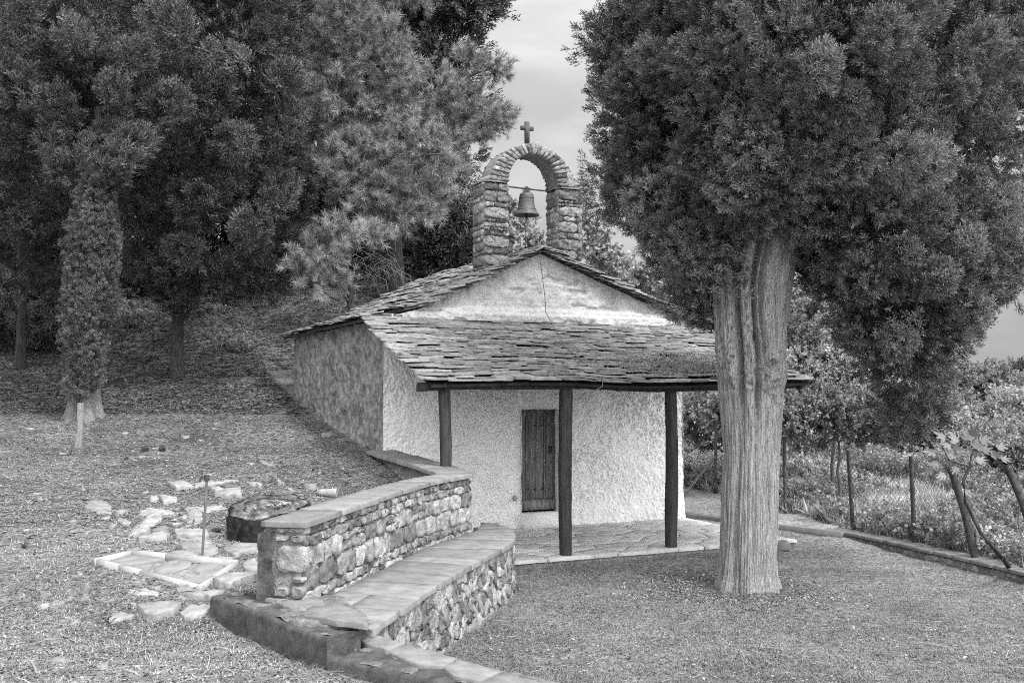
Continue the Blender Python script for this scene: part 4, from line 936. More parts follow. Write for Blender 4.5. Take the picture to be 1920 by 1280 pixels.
# ---------------- foliage ----------------
def unit(v): return v/(np.linalg.norm(v, axis=-1, keepdims=True)+1e-9)
def proto_spray(r, n=56, L=.16, wd=.035):
    """feathery plume about 1 unit long, along +Z: list of triangles (n,3,3)"""
    T = []
    axes = [(np.array([0, 0, 0.]), np.array([0, 0, 1.]), 1.0)]
    for k in range(9):
        h = .06+.085*k; a = k*2.4+r.uniform(-.4, .4); sp = .62-.02*k
        d = unit(np.array([math.cos(a)*sp, math.sin(a)*sp, .8])); axes.append((np.array([0, 0, h]), d, .55*(1-h)+.18))
    per = n//len(axes)+1
    for (o, d, ln) in axes:
        e = unit(np.cross(d, r.normal(0, 1, 3))); f = np.cross(d, e)
        for j in range(per):
            t = (j+r.random())/per; an = r.uniform(0, 6.28); q = unit(d*1.0+(e*math.cos(an)+f*math.sin(an))*.75*(1-.4*t))
            b = o+d*ln*t; side = unit(np.cross(q, r.normal(0, 1, 3)))*wd; side = unit(np.cross(q, np.array([0, 0, 1.])+r.normal(0, .35, 3)))*wd; l = L*r.uniform(.6, 1.2)
            T.append([b-side*.8, b+side*.8, b+q*l])
            T.append([b-side*.9+q*l*.35, b+side*.9+q*l*.35, b+q*l*.2+unit(q+side*3)*l*.5])
    return np.array(T)
def proto_needles(r, n=46, L=1.0, wd=.022, spread=1.1, droop=.15):
    T = []
    for k in range(n):
        a = r.uniform(0, 6.28); sp = spread*math.sqrt(r.random()); b = np.array([0, 0, r.uniform(-.5, .25)])
        d = unit(np.array([math.cos(a)*sp, math.sin(a)*sp, .75])); l = L*r.uniform(.7, 1.05); mid = b+d*l*.55; tip = b+d*l-np.array([0, 0, droop*l])*r.random(); s = unit(np.cross(d, r.normal(0, 1, 3)))*wd
        T.append([b-s, b+s, tip]); 
    return np.array(T)
def proto_leaves(r, n=26, L=.34, wd=.13):
    """leafy twig: each leaf two triangles"""
    T = []
    for k in range(n):
        t = k/n; a = k*2.4; o = np.array([.12*math.sin(t*4), .1*math.cos(t*5), t])+r.normal(0, .1, 3); d = unit(np.array([math.cos(a), math.sin(a), .5])+r.normal(0, .35, 3)); s = unit(np.cross(d, r.normal(0, 1, 3)+[0, 0, 1.5]))*wd; l = L*r.uniform(.6, 1.15)
        m_ = o+d*l*.5; T.append([o, m_+s, o+d*l]); T.append([o, o+d*l, m_-s])
    return np.array(T)
PR = np.random.default_rng(3)
SPR = [proto_spray(PR, 30, .26, .05) for _ in range(5)]
SPRC = [proto_spray(PR, 34, .24, .05) for _ in range(4)]   # coarser for far trees
NDL = [proto_needles(PR) for _ in range(5)]
LVS = [proto_leaves(PR) for _ in range(5)]
LVC = [proto_leaves(PR, 14, .42, .19) for _ in range(4)]
def scatter(m, P, D, size, protos, shade, lvar=.2, tipvar=.35):
    """replicate prototypes at P, +Z turned to D"""
    P = np.asarray(P); D = unit(np.asarray(D)); n = len(P); size = np.broadcast_to(size, (n,)); k = rng.integers(0, len(protos), n)
    X_ = unit(np.cross(D, rng.normal(0, 1, (n, 3)))); Y_ = np.cross(D, X_)
    for j, pr in enumerate(protos):
        i = np.where(k == j)[0]
        if not len(i): continue
        V = pr.reshape(-1, 3); B = np.stack([X_[i], Y_[i], D[i]], 1)*size[i][:, None, None]
        W = np.einsum('vk,nkc->nvc', V, B)+P[i][:, None, :]; nt_ = len(pr)
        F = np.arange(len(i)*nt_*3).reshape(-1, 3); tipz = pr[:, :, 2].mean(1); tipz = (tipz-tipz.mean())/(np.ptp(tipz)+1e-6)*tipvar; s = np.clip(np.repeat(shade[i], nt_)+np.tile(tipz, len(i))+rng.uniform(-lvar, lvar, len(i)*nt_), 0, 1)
        m.add(W.reshape(-1, 3), F, s)
def fib(n):
    i = np.arange(n)+.5; ph = np.arccos(1-2*i/n); th = math.pi*(1+5**.5)*i
    return np.stack([np.cos(th)*np.sin(ph), np.sin(th)*np.sin(ph), np.cos(ph)], 1)
def lobe(px, py, Y, rx, ry, rd=None):
    c = atd(px, py, Y); s = Y/FPX; return (c, np.array([rx*s, (rd if rd else (rx+ry)/2*s), ry*s]))
def clumps(lobes, spacing, inner=.5, jit=.25, drop=0, marg=0, mind=0):
    """clump centres on the lobes' shells (outside every other lobe's core) and some inside"""
    C, Nn, W = [], [], []; lobes = [(c, np.maximum(r_-marg, r_*.5)) for c, r_ in lobes]
    for i, (c, r_) in enumerate(lobes):
        area = 4*math.pi*((r_[0]*r_[1])**1.6/3+(r_[0]*r_[2])**1.6/3+(r_[1]*r_[2])**1.6/3)**(1/1.6); n = max(6, int(area/spacing**2)); d = fib(n)
        rad = 1+rng.uniform(-jit, jit*.6, n); p = c+d*r_*rad[:, None]; ok = np.ones(n, bool)
        for j, (c2, r2) in enumerate(lobes):
            if j != i: ok &= (((p-c2)/r2)**2).sum(1) > .8
        if drop: ok &= rng.random(n) > drop
        C.append(p[ok]); Nn.append(unit(d/r_)[ok]); W.append(np.ones(ok.sum()))
        ni = int(n*inner); d2 = unit(rng.normal(0, 1, (ni, 3))); p2 = c+d2*r_*rng.uniform(.45, .78, ni)[:, None]; C.append(p2); Nn.append(d2); W.append(np.zeros(ni))
    C, Nn, W = np.concatenate(C), np.concatenate(Nn), np.concatenate(W)
    if mind:      # keep the boughs apart so that dark gaps open between them
        keep = []; acc = {}
        for i in np.lexsort((rng.random(len(C)), 1-W)):
            c = C[i]; k = tuple((c//mind).astype(int)); ok = True
            for a in (-1, 0, 1):
                for b in (-1, 0, 1):
                    for d_ in (-1, 0, 1):
                        for j in acc.get((k[0]+a, k[1]+b, k[2]+d_), ()):
                            if ((C[j]-c)**2).sum() < mind*mind: ok = False
            if ok: acc.setdefault(k, []).append(i); keep.append(i)
        C, Nn, W = C[keep], Nn[keep], W[keep]
    return C, Nn, W
def cypress_crown(name, lobes, spacing, crad, nspray, size, protos, mt, parent, inner=.35, up=.7, jit=.25, drop=0, mind=0):
    C, Nn, W = clumps(lobes, spacing, inner, jit, drop, crad*.8+size*.3, mind); m = M(); P, D, S, Z_ = [], [], [], []
    for c, nn, w_ in zip(C, Nn, W):
        ax = unit(nn*[1, 1, .5]+[0, 0, up]+rng.normal(0, .25, 3)); k = nspray if w_ else nspray//2
        cr = crad*rng.uniform(.65, 1.35)
        d = unit(rng.normal(0, 1, (k, 3))+ax*.55); sh = cr*rng.uniform(.72, 1., k)[:, None]; elong = 1+.9*np.clip((d*ax).sum(1), 0, 1)[:, None]**1.5
        P.append(c+d*sh*elong); D.append(unit(d*.8+ax*.8+rng.normal(0, .2, (k, 3)))); tone = rng.uniform(.2, .8); S.append(np.clip(tone+rng.normal(0, .10, k), 0, 1)*1.0); Z_.append(size*rng.uniform(.7, 1.25, k))
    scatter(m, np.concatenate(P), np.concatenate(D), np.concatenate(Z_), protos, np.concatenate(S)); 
    return m.build(name, mt, parent)
def limbs(m, base, targets, r0, seg=7, sd=0, sag=.0):
    for i, t in enumerate(targets):
        b = np.array(base, float); t = np.array(t, float); n = 7; u = np.linspace(0, 1, n)[:, None]; P = b*(1-u)+t*u; P[:, 2] += (np.sin(u[:, 0]*math.pi))*np.linalg.norm(t-b)*(.12-sag); P[1:-1] += rng.normal(0, .04*np.linalg.norm(t-b)/3, (n-2, 3))
        m.tube(P, np.linspace(r0, r0*.18, n), seg, .4, .12, sd+i)

# ---- main cypress ----
TD = 12.4
tb = np.array([(1407-960)/FPX*TD, TD+.15, float(zg(2.9, TD))])
big = thing('cypress_tree', 'massive old cypress with pale fluted trunk standing in front of the porch', 'tree', tb)
TX = tb[0]; TY = tb[1]
prof_y = [1115, 1085, 1050, 1000, 900, 850, 750, 700, 640, 600, 550, 500, 440]
pl = [1345, 1350, 1352, 1354, 1358, 1360, 1352, 1348, 1345, 1342, 1338, 1334, 1330]
pr_ = [1462, 1456, 1457, 1460, 1463, 1466, 1472, 1478, 1481, 1481, 1484, 1493, 1512]
zz = [atd(1400, y, TD)[2] for y in prof_y]; sL = [(a-960)/FPX*TD for a in pl]; sR = [(a-960)/FPX*TD for a in pr_]
nz, na = 420, 260; Zs = np.linspace(zz[0]-.15, zz[-1]+.3, nz); A_ = np.linspace(0, 2*math.pi, na, endpoint=False)
xc = np.interp(Zs, zz, (np.array(sL)+sR)/2); hw = np.interp(Zs, zz, (np.array(sR)-sL)/2)
ZZ, AA = np.meshgrid(Zs, A_, indexing='ij')
# angle: -pi/2 faces the camera
f = smooth(ZZ, .9, 3.0)
tw = (.12*np.sin(ZZ*1.3)+.06*n2(ZZ*2, ZZ*0, 1, 2, 4))*smooth(ZZ, 1.4, 3.0)
def groove(a0, wd, dp): 
    d = np.angle(np.exp(1j*(AA-a0-tw*.6))); return -dp*np.exp(-(d/wd)**2)
rel = 1+.012*np.sin(AA*9+ZZ*.5)+.012*np.sin(AA*17+1)
G = (-math.pi/2-1.02, -math.pi/2-.52, -math.pi/2+.02, -math.pi/2+.22, -math.pi/2+.75, .6, 1.5, 2.3, 3.0)
for k, a0 in enumerate(G):
    dp = (.14, .48, .46, .34, .15, .2, .25, .2, .2)[k]; wd = (.08, .11, .09, .06, .08, .12, .12, .12, .12)[k]
    z0 = (9, 1.9, 1.9, 2.2, 2.4, 1.5, 1.5, 1.5, 1.5)[k]
    rel = rel+groove(a0, wd, dp)*smooth(ZZ, z0-.35, z0+.7)
# lower left buttress groove
d = np.angle(np.exp(1j*(AA+math.pi/2+.80-.12*(ZZ)))); rel = rel-.11*np.exp(-(d/.09)**2)*smooth(ZZ, 2.6, 1.2)*(1-.3*smooth(ZZ, .6, 0))-.10*np.exp(-(np.angle(np.exp(1j*(AA+math.pi/2+.52)))/.05)**2)*smooth(ZZ, .55, .05)
rel = rel+.09*smooth(ZZ, .40, -.15)*np.sin(AA*7+1)+.05*smooth(ZZ, .15, -.15)
fib_ = fbm(np.stack([np.cos(AA-tw).ravel()*11, np.sin(AA-tw).ravel()*11, ZZ.ravel()*1.1], 1), 4, 9, .65).reshape(AA.shape)
fin = vnoise(np.stack([np.cos(AA-tw).ravel()*34, np.sin(AA-tw).ravel()*34, ZZ.ravel()*1.6], 1), 19).reshape(AA.shape)
fin2 = np.abs(vnoise(np.stack([np.cos(AA-tw).ravel()*20, np.sin(AA-tw).ravel()*20, ZZ.ravel()*.7], 1), 23)).reshape(AA.shape)
fin3 = vnoise(np.stack([np.cos(AA-tw).ravel()*30, np.sin(AA-tw).ravel()*30, ZZ.ravel()*5], 1), 29).reshape(AA.shape)
rel = rel+.012*fin3+.022*fib_+.016*fin-.020*np.abs(fib_)-.045*(1-smooth(fin2, 0, .22))
def knot(a0, z0, ra, rz_, h):
    d = np.angle(np.exp(1j*(AA-a0))); wn = fbm(np.stack([AA.ravel()*4, ZZ.ravel()*9, AA.ravel()*0+a0], 1), 3, 51).reshape(AA.shape); q = np.sqrt((d/ra)**2+((ZZ-z0)/rz_)**2)*(1+.45*wn); return h*np.exp(-(q-0)**2)*1.0-h*1.5*np.exp(-(q/.45)**2)+.22*h*np.sin(q*7+wn*3)*np.exp(-q*q*.8)
for (px, py, ra, rz_, h) in ((1388, 700, .12, .06, .09), (1378, 668, .09, .04, .06), (1385, 713, .08, .05, .08), (1408, 720, .10, .05, .09), (1418, 630, .16, .12, .12), (1452, 688, .22, .13, .16), (1456, 715, .14, .06, .12), (1375, 695, .09, .05, .06), (1420, 700, .12, .09, .09), (1440, 655, .10, .10, .08)):
    z0 = atd(px, py, TD-.35)[2]; cx = np.interp(z0, Zs, xc); hh = np.interp(z0, Zs, hw); s_ = np.clip(((px-960)/FPX*(TD-.3)-cx)/hh, -.95, .95); a0 = -math.pi/2+math.asin(s_)
    rel = rel+knot(a0, z0, ra*1.3, rz_*1.3, h*1.7)
rel = rel+.07*fbm(np.stack([np.cos(AA).ravel()*7, np.sin(AA).ravel()*7, ZZ.ravel()*4], 1), 4, 29, .6).reshape(AA.shape)*np.exp(-((ZZ-2.55)/.4)**2)
Xp = xc[:, None]+np.cos(AA)*hw[:, None]*rel; Yp = TY+np.sin(AA)*hw[:, None]*.9*rel
m = M(); m.add(np.stack([Xp, Yp, ZZ], -1).reshape(-1, 3), grid_faces(nz, na, True)[:, ::-1][:, ::-1], .5); m.poly(np.stack([Xp, Yp, ZZ], -1)[-1])
trunk = m.build('trunk', MT['bark'], big, smooth_=True)
# stems above
m = M(); ztop = zz[-1]
for i, (px0, px1, dy, r0) in enumerate(((1352, 1290, .05, .13), (1388, 1350, -.12, .115), (1418, 1420, -.16, .10), (1443, 1470, -.14, .12), (1478, 1540, -.02, .15), (1400, 1380, .25, .16), (1450, 1480, .28, .16))):
    b = atd(px0*.6+1410*.4, 600, TY+dy*.5); e = atd(px1, 150, TY+dy*3); q = atd(px0, 440, TY+dy*1.1); u = np.linspace(0, 1, 22)[:, None]
    P = b*(1-u)**2+2*q*u*(1-u)+e*u*u; m = M(); m.tube(P, np.linspace(r0*1.15, r0*.45, 22), 22, .35, .07, i); m.build('stem', MT['bark'], big, smooth_=True)
BL = [lobe(1310, 100, 12.6, 165, 230), lobe(1480, 90, 11.6, 250, 230), lobe(1700, 120, 12.6, 210, 210), lobe(1280, 330, 12.7, 140, 150), lobe(1440, 290, 11.5, 150, 120), lobe(1600, 300, 12.1, 170, 160), lobe(1800, 230, 13.0, 115, 170),
      lobe(1830, 480, 12.9, 85, 120), lobe(1650, 470, 12.3, 150, 150), lobe(1730, 520, 12.2, 120, 110), lobe(1820, 530, 12.8, 75, 60), lobe(1680, 620, 12.6, 90, 80), lobe(1700, 700, 12.9, 60, 60), lobe(1745, 575, 12.6, 100, 100), lobe(1690, 665, 12.9, 60, 70), lobe(1640, 600, 12.8, 60, 70), lobe(1312, 560, 12.9, 36, 55), lobe(1270, 445, 12.9, 65, 50), lobe(1330, 440, 13.0, 60, 70), lobe(1430, 360, 13.6, 130, 90), lobe(1560, 440, 13.2, 55, 85), lobe(1765, 610, 12.9, 50, 45), lobe(1375, 370, 11.7, 70, 60), lobe(1500, 350, 11.9, 75, 70), lobe(1545, 470, 12.4, 60, 75), lobe(1420, 330, 11.4, 100, 60), lobe(1320, 500, 12.6, 45, 70),
      lobe(1500, -200, 12.6, 330, 230, 1.9), lobe(1500, -480, 12.6, 230, 260, 1.4), lobe(1880, 60, 12.8, 70, 110), lobe(1178, 210, 12.8, 50, 100), lobe(1195, 60, 12.8, 65, 110), lobe(1215, 320, 12.7, 65, 80), lobe(1235, 180, 12.3, 85, 120), lobe(1250, 405, 12.6, 70, 60), lobe(1150, 90, 12.8, 24, 30), lobe(1165, 360, 12.8, 24, 34), lobe(1710, 780, 13.2, 28, 36), lobe(1330, 520, 12.5, 50, 60), lobe(1300, 470, 12.3, 70, 60), lobe(1330, 420, 12.1, 60, 60), lobe(1540, 400, 12.2, 60, 80), lobe(1940, 150, 13, 60, 80), lobe(1930, 420, 13.2, 50, 80), lobe(1880, 480, 13, 45, 45), lobe(1780, 380, 12.8, 90, 60), lobe(1575, 520, 12.8, 50, 60)]
m = M(); limbs(m, atd(1420, 470, TY), [c+[0, 0, -.1] for c, r_ in BL[:18]], .06, 7); m.build('branches', MT['darkbark'], big)
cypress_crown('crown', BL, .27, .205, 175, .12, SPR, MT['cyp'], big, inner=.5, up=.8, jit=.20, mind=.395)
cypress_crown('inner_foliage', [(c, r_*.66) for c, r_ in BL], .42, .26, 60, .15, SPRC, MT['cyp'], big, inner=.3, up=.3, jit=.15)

def simple_tree(name, label, base, top, r0, lobes, spacing, crad, nspray, size, protos, mt, group=None, bark='darkbark', inner=.35, up=.6, jit=.25, drop=0, rough=.1, nl=8, cat='tree', bend=0, mind=0):
    t = thing(name, label, cat, base, group); m = M(); base = np.array(base, float); top = np.array(top, float); u = np.linspace(0, 1, 14)[:, None]
    P = base*(1-u)+top*u; P[:, 0] += bend*np.sin(u[:, 0]*math.pi); P[0, 2] -= .3; P[1:-1, :2] += rng.normal(0, .02, (12, 2)); rr_ = r0*(1-.75*u[:, 0])*(1+.5*np.exp(-u[:, 0]*30)); m.tube(P, rr_, 16, .5, rough, 5); m.build('trunk', MT[bark], t)
    sel = lobes if len(lobes) <= nl else [lobes[i] for i in np.linspace(0, len(lobes)-1, nl).astype(int)]
    m = M(); 
    for c, r_ in sel: 
        k = np.clip((c[2]-base[2])/(top[2]-base[2])*.75, .15, .95); limbs(m, base*(1-k)+top*k, [c], r0*.3, 6)
    m.build('branches', MT[bark], t)
    cypress_crown('crown', lobes, spacing, crad, nspray, size, protos, mt, t, inner, up, jit, drop, mind); return t
# ---- left dark cypress (trunk in view) ----
gb = gpt(334, 706)
LA = [lobe(400, 70, 22.5, 180, 140), lobe(290, 250, 21.8, 150, 140), lobe(480, 270, 22.2, 95, 120), lobe(420, 410, 22, 130, 110), lobe(340, 520, 22.3, 130, 70), lobe(520, 410, 22.8, 60, 100), lobe(250, 400, 22.6, 110, 110), lobe(480, 120, 22.4, 90, 120), lobe(330, -120, 22.8, 230, 150, 2.0), lobe(490, 510, 23, 55, 50), lobe(230, 520, 23, 70, 50), lobe(340, 580, 23.4, 60, 30)]
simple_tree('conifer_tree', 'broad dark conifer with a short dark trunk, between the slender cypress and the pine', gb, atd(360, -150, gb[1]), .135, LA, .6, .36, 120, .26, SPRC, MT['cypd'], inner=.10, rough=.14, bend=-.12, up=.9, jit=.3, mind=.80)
# ---- far left dark conifers ----
LB = [lobe(60, 70, 20.5, 150, 130), lobe(40, 260, 20.8, 120, 110), lobe(90, 150, 20.2, 120, 90), lobe(60, 430, 21.5, 110, 90), lobe(-70, 180, 20.5, 130, 260), lobe(40, -120, 21, 200, 140), lobe(150, 330, 21.5, 60, 90), lobe(20, 540, 22, 110, 50)]
gb2 = gpt(40, 690)
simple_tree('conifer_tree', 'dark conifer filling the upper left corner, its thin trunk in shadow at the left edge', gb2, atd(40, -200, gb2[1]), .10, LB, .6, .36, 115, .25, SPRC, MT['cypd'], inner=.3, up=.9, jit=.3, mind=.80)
# low branches at left
gb3 = atd(90, 660, 27.5)
simple_tree('conifer_tree', 'small conifer with low drooping branches behind the slender cypress at the left', [gb3[0], 27.5, float(zg(gb3[0], 27.5))], atd(80, 420, 27.5), .12, [lobe(70, 590, 26, 90, 50), lobe(120, 620, 26, 70, 35), lobe(30, 610, 26, 60, 45), lobe(90, 520, 27, 90, 60)], .6, .34, 46, .34, SPRC, MT['cypd'], up=.1)
# ---- slender cypress with clothed trunk ----
gc = gpt(156, 783)
sl = thing('cypress_tree', 'cypress at the left with small foliage clothing its split flared trunk below a dark canopy', 'tree', gc)
YC = gc[1]; nz, na = 120, 70; zt_ = atd(160, 560, YC)[2]; Zs = np.linspace(gc[2]-.15, zt_, nz); A_ = np.linspace(0, 2*math.pi, na, endpoint=False); ZZ, AA = np.meshgrid(Zs, A_, indexing='ij'); h = ZZ-gc[2]
hw = .27+.10*np.exp(-h/.20)-.05*smooth(h, .6, 2.5); rel = 1+.05*np.sin(AA*5+.5)+.12*np.exp(-h/.3)*np.sin(AA*6)-.6*np.exp(-(np.angle(np.exp(1j*(AA+math.pi/2+.1)))/.22)**2)*smooth(h, 1.5, .3)+.04*fbm(np.stack([np.cos(AA).ravel()*8, np.sin(AA).ravel()*8, ZZ.ravel()*1.2], 1), 3, 3).reshape(AA.shape)
m = M(); m.add(np.stack([gc[0]+.02*h+np.cos(AA)*hw*rel, YC+np.sin(AA)*hw*rel, ZZ], -1).reshape(-1, 3), grid_faces(nz, na, True), .0); m.build('trunk', MT['bark'], sl, smooth_=True)
m = M(); m.tube([atd(160, 600, YC), atd(175, 400, YC), atd(185, 200, YC)], [.16, .12, .05], 10, .3); m.build('stem', MT['darkbark'], sl)
LC = [lobe(170, 230, YC+.1, 110, 85, 1.0), lobe(90, 260, YC+.5, 80, 70, .8), lobe(260, 200, YC+.5, 80, 80, .8), lobe(200, 110, YC+.3, 130, 80, 1.1), lobe(230, 310, YC+.3, 60, 50, .5), lobe(115, 330, YC+.3, 50, 50, .5), lobe(150, 320, YC-.55, 60, 50, .4), lobe(215, 290, YC-.5, 60, 50, .4), lobe(180, 350, YC-.5, 50, 45, .35), lobe(182, 390, YC-.15, 28, 80, .36), lobe(175, 470, YC-.2, 39, 85, .45), lobe(167, 560, YC-.2, 42, 80, .45), lobe(156, 630, YC-.25, 34, 55, .4), lobe(160, 690, YC-.3, 26, 50, .32), lobe(188, 300, YC, 26, 60, .3), lobe(148, 725, YC-.36, 16, 34, .22)]
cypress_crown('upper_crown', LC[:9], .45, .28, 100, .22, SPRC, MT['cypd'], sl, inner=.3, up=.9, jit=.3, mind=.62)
cypress_crown('crown', LC[9:], .17, .11, 42, .11, SPR, MT['cypm'], sl, inner=.6, up=.9, jit=.2)

# ---- pines ----
def pine_crown(name, lobes, spacing, ntuft, size, parent, sd=0, mt='pine', inner=.3, drop=.0):
    C, Nn, W = clumps(lobes, spacing, inner, .3, drop, size*.9); m = M(); tw = M(); P, D, S, Z_ = [], [], [], []
    for c, nn, w_ in zip(C, Nn, W):
        ax = unit(nn+[0, 0, .35]+rng.normal(0, .3, 3)); k = ntuft; t = rng.random(k)
        d = unit(ax+rng.normal(0, .55, (k, 3))); p = c+d*(size*2.4*(t-.3))[:, None]; P.append(p); D.append(unit(d+[0, 0, .15])); S.append(np.clip(rng.uniform(.25, .8)+rng.normal(0, .1, k), 0, 1)*1.0); Z_.append(size*rng.uniform(.8, 1.15, k))
        if rng.random() < .7: tw.tube([c-ax*size*2.0, c, c+ax*size*1.6], [.02, .014, .006], 4, .5, caps=False)
    scatter(m, np.concatenate(P), np.concatenate(D), np.concatenate(Z_), NDL, np.concatenate(S), .3); tw.build('twigs', MT['twig'], parent)
    return m.build(name, MT[mt], parent)
def pine(label, base, top, r0, lobes, spacing, ntuft, size, **k):
    t = thing('pine_tree', label, 'tree', base); m = M(); base = np.array(base, float); top = np.array(top, float); u = np.linspace(0, 1, 14)[:, None]; P = base*(1-u)+top*u; P[0, 2] -= .4; P[1:-1, :2] += rng.normal(0, .03, (12, 2)); m.tube(P, r0*(1-.7*u[:, 0]), 14, .6, .12, 3); m.build('trunk', MT['darkbark'], t)
    m = M()
    for c, r_ in lobes: kk = np.clip((c[2]-base[2])/(top[2]-base[2])*.9-.05, .2, .98); limbs(m, base*(1-kk)+top*kk, [c], r0*.28, 6)
    m.build('branches', MT['twig'], t); pine_crown('crown', lobes, spacing, ntuft, size, t, **k); return t
def onground(px, Y): x = (px-960)/FPX*Y; return np.array([x, Y, float(zg(x, Y))])
pb = onground(745, 27)
pine('tall pale pine behind the chapel with long needles, its branches reaching towards the bell arch', pb, atd(720, -150, 27), .26,
     [lobe(700, 100, 25.5, 90, 80), lobe(800, 170, 25.5, 85, 55), lobe(650, 40, 25.5, 80, 70), lobe(640, 180, 25.2, 70, 70), lobe(770, 285, 25, 85, 65), lobe(690, 310, 24.6, 80, 75), lobe(850, 275, 25.5, 40, 60), lobe(730, 400, 25, 75, 45), lobe(800, 370, 25.3, 60, 40), lobe(930, 128, 25.5, 36, 28), lobe(942, 222, 25.5, 26, 32), lobe(880, 110, 25.7, 40, 30), lobe(900, 250, 25.6, 30, 30), lobe(720, -60, 26, 130, 80), lobe(600, 110, 26, 60, 90), lobe(640, 300, 25.6, 60, 70), lobe(580, 230, 26, 45, 60), lobe(720, 220, 25.8, 90, 60), lobe(860, 190, 26, 70, 50)], .50, 13, .205)
pb = onground(668, 23.5)
pine('smaller pale pine left of the chapel roof with drooping lower branches', pb, atd(648, 440, 23.5), .13, [lobe(600, 470, 22.5, 55, 45), lobe(585, 530, 22.5, 45, 30), lobe(640, 430, 22.6, 45, 40), lobe(630, 520, 22.8, 40, 35), lobe(560, 500, 22.6, 30, 30), lobe(700, 440, 23, 40, 25)], .42, 12, .19)
# bare hanging twigs
m = M()
for i in range(60):
    b = atd(R.uniform(655, 760), R.uniform(470, 520), R.uniform(23, 25)); L = R.uniform(.3, 1.0); s = R.choice((-1, 1)); m.tube([b, b+[s*L*.3, 0, -.15*L], b+[s*L*R.uniform(.3, .6), 0, -.5*L], b+[s*L*R.uniform(.3, .8), R.uniform(-.2, .2), -1.0*L]], [.007, .006, .004, .003], 4, R.random(), caps=False)
dt = tag(m.build('bare_branches', MT['twig'], None, loc=tuple(atd(700, 500, 24))), 'tangle of bare drooping twigs between the pines and the chapel roof', 'branches')
# dark trees behind
for lab, x, Yd, lb in (('dark conifer directly behind the chapel ridge, left of the bell arch', 820, 31, [lobe(820, 470, 30, 75, 50), lobe(850, 430, 30, 60, 60), lobe(770, 490, 30, 60, 40), lobe(870, 480, 30, 30, 40), lobe(790, 400, 31, 90, 60)]),
                       ('tall dark conifer behind the pine, its tips hanging over the gap of sky', 780, 33, [lobe(800, 0, 31, 80, 36), lobe(860, 8, 31, 38, 16), lobe(700, 60, 33, 140, 120), lobe(760, 200, 33, 110, 90), lobe(800, 320, 33, 85, 80), lobe(840, 110, 32, 50, 70), lobe(860, 210, 32.5, 40, 50), lobe(780, -90, 32, 130, 70), lobe(885, 12, 31, 18, 8)]),
                       ('dark forest conifer behind the left pine, deep in shadow', 600, 33, [lobe(600, 200, 33, 120, 200, 2.2), lobe(640, 380, 33, 110, 120, 2.), lobe(560, 480, 33, 110, 90, 2.), lobe(690, 480, 33.5, 70, 60, 1.5), lobe(540, 20, 33, 150, 160, 2.2)]),
                       ('dark forest conifer far back between the two left conifers', 220, 31, [lobe(200, 150, 31, 160, 220, 2.2), lobe(220, 430, 31, 140, 130, 2.), lobe(120, 330, 31, 120, 160, 2.), lobe(330, 300, 31, 120, 150, 2.)]),
                       ('shadowy conifer far back at the left edge', 20, 32, [lobe(20, 250, 32, 140, 300, 2.2), lobe(40, 520, 32, 120, 90, 2.)]),
                       ('shadowy conifer far back behind the broad dark conifer', 430, 32, [lobe(430, 250, 32, 130, 260, 2.2), lobe(400, 520, 32, 130, 70, 2.), lobe(480, 540, 31, 80, 50, 1.5)])):
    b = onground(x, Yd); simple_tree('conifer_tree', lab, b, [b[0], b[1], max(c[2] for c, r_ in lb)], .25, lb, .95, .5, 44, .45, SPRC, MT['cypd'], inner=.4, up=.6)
# ---- broadleaf trees and shrubs ----
def leafy(name, lab, px, Yd, lb, spacing, crad, nsp, size, mt='leaf', r0=.07, drop=0, cat='tree', protos=None, group=None, inner=.4):
    r0 = min(r0, .04); b = onground(px, Yd); return simple_tree(name, lab, b, [b[0], b[1], max(c[2] for c, r_ in lb)], r0, lb, spacing, crad, nsp, size, protos or LVC, MT[mt], group, 'twig', inner=inner, up=.3, drop=drop, cat=cat)
leafy('leafy_tree', 'sparse leafy tree seen through the bell arch', 985, 27, [lobe(965, 470, 26.5, 48, 40), lobe(1015, 480, 26.5, 40, 26), lobe(968, 410, 26.5, 16, 26), lobe(1030, 470, 26.5, 22, 18)], .42, .2, 8, .26, 'leaf', drop=.15)
leafy('leafy_tree', 'sparse leafy tree just right of the bell arch', 1125, 25, [lobe(1125, 480, 24.5, 28, 30), lobe(1105, 430, 24.5, 10, 25), lobe(1145, 500, 24.5, 25, 15), lobe(1110, 470, 24.6, 20, 30)], .36, .18, 8, .24, 'leaf', drop=.15)
leafy('shrub', 'bushy pale tree behind the right slope of the roof', 1220, 27, [lobe(1190, 525, 26.5, 60, 38), lobe(1240, 560, 26.5, 65, 50), lobe(1290, 600, 26.5, 70, 70), lobe(1330, 560, 27, 60, 60), lobe(1150, 520, 26.5, 35, 28)], .42, .28, 44, .2, 'leafl', cat='shrub')
leafy('shrub', 'big bright leafy shrub right of the cypress trunk', 1560, 21.5, [lobe(1530, 620, 21, 60, 60), lobe(1580, 700, 20.5, 75, 50), lobe(1510, 700, 20.6, 60, 60), lobe(1620, 740, 20.8, 60, 40), lobe(1500, 570, 21.5, 35, 40), lobe(1560, 560, 22, 40, 40)], .40, .25, 85, .125, 'leafl', cat='shrub')
leafy('shrub', 'darker shrub low under the bright one, right of the trunk', 1570, 20, [lobe(1530, 780, 19.6, 70, 40), lobe(1600, 790, 19.8, 65, 38), lobe(1490, 790, 19.5, 40, 40), lobe(1650, 790, 20, 40, 30)], .38, .22, 80, .125, 'leaf', cat='shrub')
